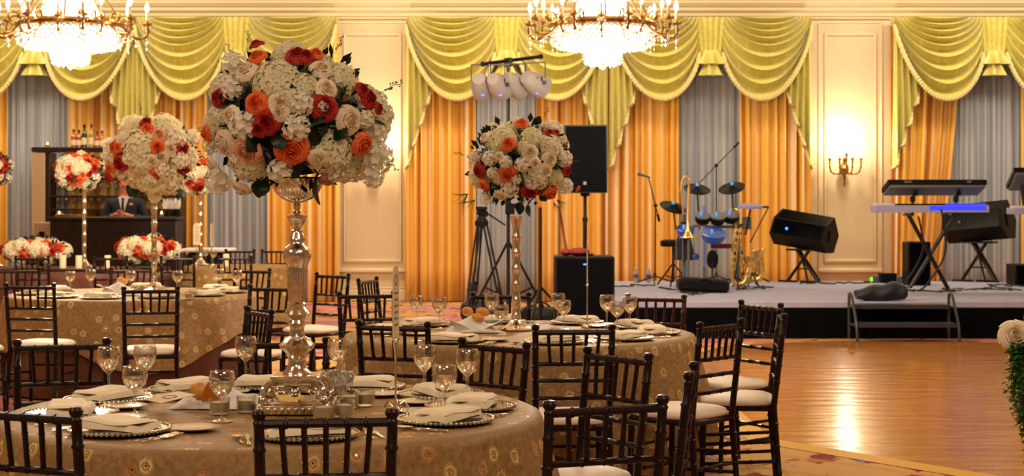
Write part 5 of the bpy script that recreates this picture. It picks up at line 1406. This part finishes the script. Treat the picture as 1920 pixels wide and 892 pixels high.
t=T('back_bar_shelf','tall back-bar shelving with dark top and beige end panel','shelf unit',((sxa+sxb)/2,sd,0)); hw=(sxb-sxa)/2
P('top_board',bx((0,0,ztop),(2*hw,.40,.07),bev=.01),M['barwood'],t)
P('end_panel',MB().box((-hw+.10,-.0,ztop/2-.02),(.20,.38,ztop-.05),bev=.01),M['barbeige'],t,label='beige end panel')
m=MB()
for x in (-hw+.24,hw-.04,.45): m.box((x,0,ztop/2-.02),(.06,.36,ztop-.05),bev=.006)
P('upright',m,M['barwood'],t)
shz=[WZ(y,sd) for y in (335,368,393)]+[.9,.5,.1]
for z in shz: P('shelf_board',bx((.1,0,z),(2*hw-.35,.34,.03),bev=.004),M['barwood'],t)
bt={}
def bottle(kind,mk,h,r_):
    t=T('liquor_bottle','','bottle'); 
    P('glass_body',MB().lathe([(.001,0),(r_,.002),(r_,h*.55),(r_*.8,h*.64),(r_*.36,h*.72),(r_*.33,h*.95),(r_*.4,h*.96),(r_*.4,h),(.001,h)],14),M[mk],t)
    P('paper_label',MB().lathe([(r_+.001,h*.12),(r_+.001,h*.42)],14),M['card'],t)
    P('foil_cap',MB().lathe([(r_*.38,h*.86),(r_*.42,h*.87),(r_*.42,h+.003),(.001,h+.004)],10),M['redcloth'] if mk!='bottle_g' else BK,t); return t
for px,mk,h,l in ((140,'bottle_r',.27,'rose bottle at the shelf end'),(150,'bottle_r',.26,'second rose bottle from the shelf end'),(160,'bottle_g',.34,'tall dark green wine bottle'),(173,'bottle_y',.345,'tall straw-coloured wine bottle'),(184,'bottle_r',.24,'short reddish bottle beside the straw-coloured one'),(193,'amber',.25,'amber liquor bottle nearest the large bouquet')):
    b_=bottle('x',mk,h,.042); b_['label']=l+' on the back-bar shelf top'; b_['group']='bottles on the back bar'; b_.location=(WX(px,sd),sd-.05,ztop+.036)
put(votive,(WX(91,sd),sd-.05,ztop+.036),0,'small lit candle on the back-bar top near the grey curtain','lit bar candles')
for i,(x,y,z) in enumerate(((WX(91,sd),sd-.05,ztop+.085),(WX(113,bd),bd-.05,BT+.05),(WX(306,bd),bd-.1,BT+.05))):
    if i: put(votive,(x,y,BT),0,'small lit candle on the bar counter '+('by the gold tray' if i==1 else 'in front of the napkin holders'),'lit bar candles')
    o=P('candle_flame',MB().lathe([(.001,0),(.014,.015),(.012,.035),(.002,.06)],10),M['flame'],None,loc=(x,y,z-.03)); tag(o,'bright candle flame '+['on the back-bar shelf','by the gold tray on the bar','before the napkins on the bar'][i],'flame')
o=P('serving_tray',MB().lathe([(.001,.0),(.19,.002),(.20,.03),(.19,.03),(.18,.008),(.001,.006)],28),M['gold'],None,loc=(WX(132,bd),bd,BT),sc=1.05); tag(o,'round gold tray on the bar counter','tray')
bg=mk_goblet(.17,.04,0,'bar_glass'); pl=set()
i=0
for zi,n in ((1,9),(2,9),(0,6)):
    for k in range(n):
        x=-hw+.36+.125*k
        if x>hw-.1: continue
        wh='shelf of bar glasses, %s shelf'%['upper','middle','lower'][zi]
        put(bg,((sxa+sxb)/2+x,sd-.06,shz[zi]+.017),0,'one clear stemmed glass in the row on the %s back-bar shelf'%['upper','middle','lower'][zi],'glasses on the %s back-bar shelf'%['upper','middle','lower'][zi])
for px,w in ((312,'closest to the bartender'),(324,'in the middle'),(333,'at the counter end')):
    t=T('napkin_holder','dark tumbler stuffed with a white pointed napkin, '+w,'napkin holder',(WX(px,bd),bd-.02,BT),0,'napkin tumblers on the bar')
    P('tumbler',MB().lathe([(.001,0),(.032,0),(.038,.11),(.034,.11),(.001,.01)],14),BK,t)
    m=MB()
    for k in range(5):
        a=2*PI*k/5+px; m.prism([(-.03,.08),(.03,.08),(.045,.17),(.0,.26),(-.035,.17)],.004,Matrix.Rotation(a,4,'Z')@Matrix.Rotation(.18,4,'X'))
    P('napkin',m,M['white_cloth'],t,smooth=False)
# dark cart with white cloth top
t=T('serving_cart','low dark cart with a white cloth top beside the bar counter','cart',(WX(392,21.6),21.6,0))
P('cart_body',MB().box((0,0,.42),(.54,.45,.84),bev=.04),BK,t); P('white_top',MB().box((0,0,.87),(.66,.52,.05),bev=.02),M['white_cloth'],t)

# ================================================================ BARTENDER
def skin_fig(name,verts,edges,radii,mk,parent,root=0,sub=2):
    me=bpy.data.meshes.new(name); me.from_pydata([tuple(v) for v in verts],edges,[]); me.materials.append(M[mk])
    o=ob(name,me,parent); md=o.modifiers.new('s','SKIN'); md.use_smooth_shade=True
    for i,rd in enumerate(radii):
        sv_=me.skin_vertices[0].data[i]; sv_.radius=(rd,rd) if isinstance(rd,(int,float)) else rd
    me.skin_vertices[0].data[root].use_root=True
    s_=o.modifiers.new('ss','SUBSURF'); s_.levels=sub; s_.render_levels=sub; return o
pd=23.25
man=T('person','bartender in dark suit and tie pouring with both hands behind the bar','person',(WX(235,pd),pd,0)); man.scale=(1.06,)*3
V=[(0,0,.98),(0,0,1.12),(0,0,1.30),(0,0,1.44),(0,-.01,1.52),(0,-.02,1.60),(0,-.02,1.70),(0,-.02,1.76), # 0-7
 (.10,0,.92),(.11,0,.50),(.11,.02,.08),(.11,-.12,.04), (-.10,0,.92),(-.11,0,.50),(-.11,.02,.08),(-.11,-.12,.04), # legs 8-15
 (.19,0,1.42),(.27,-.02,1.19),(.13,-.26,1.24),(.05,-.31,1.27),(-.19,0,1.42),(-.27,-.02,1.19),(-.10,-.27,1.245),(-.02,-.33,1.275)]
E=[(0,1),(1,2),(2,3),(3,4),(4,5),(5,6),(6,7),(0,8),(8,9),(9,10),(10,11),(0,12),(12,13),(13,14),(14,15),(3,16),(16,17),(17,18),(18,19),(3,20),(20,21),(21,22),(22,23)]
rd=[(.15,.10),(.15,.10),(.17,.11),(.12,.09),.055,(.07,.085),(.078,.095),(.055,.07),.09,.065,.045,.04,.09,.065,.045,.04,.06,.045,.033,.035,.06,.045,.033,.035]
skin_fig('body',V,E,rd,'skin',man)
V2=[(0,0,.86),(0,0,1.0),(0,0,1.14),(0,0,1.32),(0,0,1.44),(0,0,1.49),(.20,0,1.43),(.285,-.02,1.19),(.15,-.25,1.23),(-.20,0,1.43),(-.285,-.02,1.19),(-.12,-.26,1.235)]
skin_fig('suit_jacket',V2,[(0,1),(1,2),(2,3),(3,4),(4,5),(4,6),(6,7),(7,8),(4,9),(9,10),(10,11)],[(.19,.13),(.18,.125),(.18,.125),(.20,.135),(.14,.11),(.075,.07),.078,.062,.048,.078,.062,.048],'suit',man)
skin_fig('trousers',[(0,0,1.0),(.10,0,.90),(.11,0,.50),(.11,.02,.10),(-.10,0,.90),(-.11,0,.50),(-.11,.02,.10)],[(0,1),(1,2),(2,3),(0,4),(4,5),(5,6)],[(.17,.115),.105,.08,.062,.105,.08,.062],'suit',man)
P('shirt_front',MB().prism([(0,-.17),(.055,.05),(.06,.10),(0,.12),(-.06,.10),(-.055,.05)],.05,Matrix.Translation((0,-.115,1.40))@Matrix.Rotation(-.12,4,'X')),M['shirt'],man)
P('necktie',MB().prism([(0,-.16),(.022,-.13),(.012,.06),(.018,.09),(-.018,.09),(-.012,.06),(-.022,-.13)],.02,Matrix.Translation((0,-.145,1.40))@Matrix.Rotation(-.12,4,'X')),M['suit'],man)
P('boutonniere',MB().sph((.11,-.14,1.40),(.028,.02,.022),8,6),M['r_orange'],man)
P('hair',MB().sph((0,.012,1.735),(.088,.108,.085),16,10),M['hair'],man)
m=MB(); m.sph((-.03,-.115,1.70),(.011,.008,.008),8,5); m.sph((.03,-.115,1.70),(.011,.008,.008),8,5); P('eye',m,M['hair'],man)
P('nose',MB().sph((0,-.125,1.672),(.014,.02,.022),8,6),M['skin'],man); P('mouth',MB().box((0,-.112,1.633),(.045,.012,.010),bev=.004),M['redcloth'],man)
m=MB()
for s,hx,hy,hzz in ((1,.05,-.31,1.27),(-1,-.02,-.33,1.275)):
    for k in range(4): m.tube([(hx-s*.01,hy-.02,hzz+.018-.016*k),(hx-s*.05,hy-.035,hzz+.018-.016*k),(hx-s*(.085-.006*abs(k-1.3)),hy-.015,hzz+.012-.016*k)],[.010,.009,.007],7)
    m.tube([(hx+s*.01,hy-.03,hzz+.02),(hx-s*.02,hy-.05,hzz+.045),(hx-s*.04,hy-.045,hzz+.05)],[.011,.010,.008],7)
P('finger',m,M['skin'],man)
# ================================================================ CAMERA
cam=bpy.data.cameras.new('camera'); co=bpy.data.objects.new('camera',cam); COL.objects.link(co)
co.location=(0,0,CH); co.rotation_euler=(PI/2,0,0)
cam.sensor_width=36; cam.lens=36*F/1920; cam.shift_y=-(446-385)/1920; cam.clip_start=.05
cam.dof.use_dof=True; cam.dof.focus_distance=5.5; cam.dof.aperture_fstop=9.0
sc_=bpy.context.scene; sc_.camera=co
sc_.view_settings.view_transform='Standard'; sc_.view_settings.look='None'; sc_.view_settings.gamma=1
sc_.view_settings.use_curve_mapping=False; sc_.view_settings.exposure=EXPO
sc_.cycles.max_bounces=10; sc_.cycles.diffuse_bounces=4; sc_.cycles.glossy_bounces=4; sc_.cycles.transmission_bounces=8; sc_.cycles.transparent_max_bounces=24
sc_.cycles.caustics_reflective=False; sc_.cycles.caustics_refractive=False; sc_.cycles.sample_clamp_indirect=6
sc_.cycles.use_denoising=True
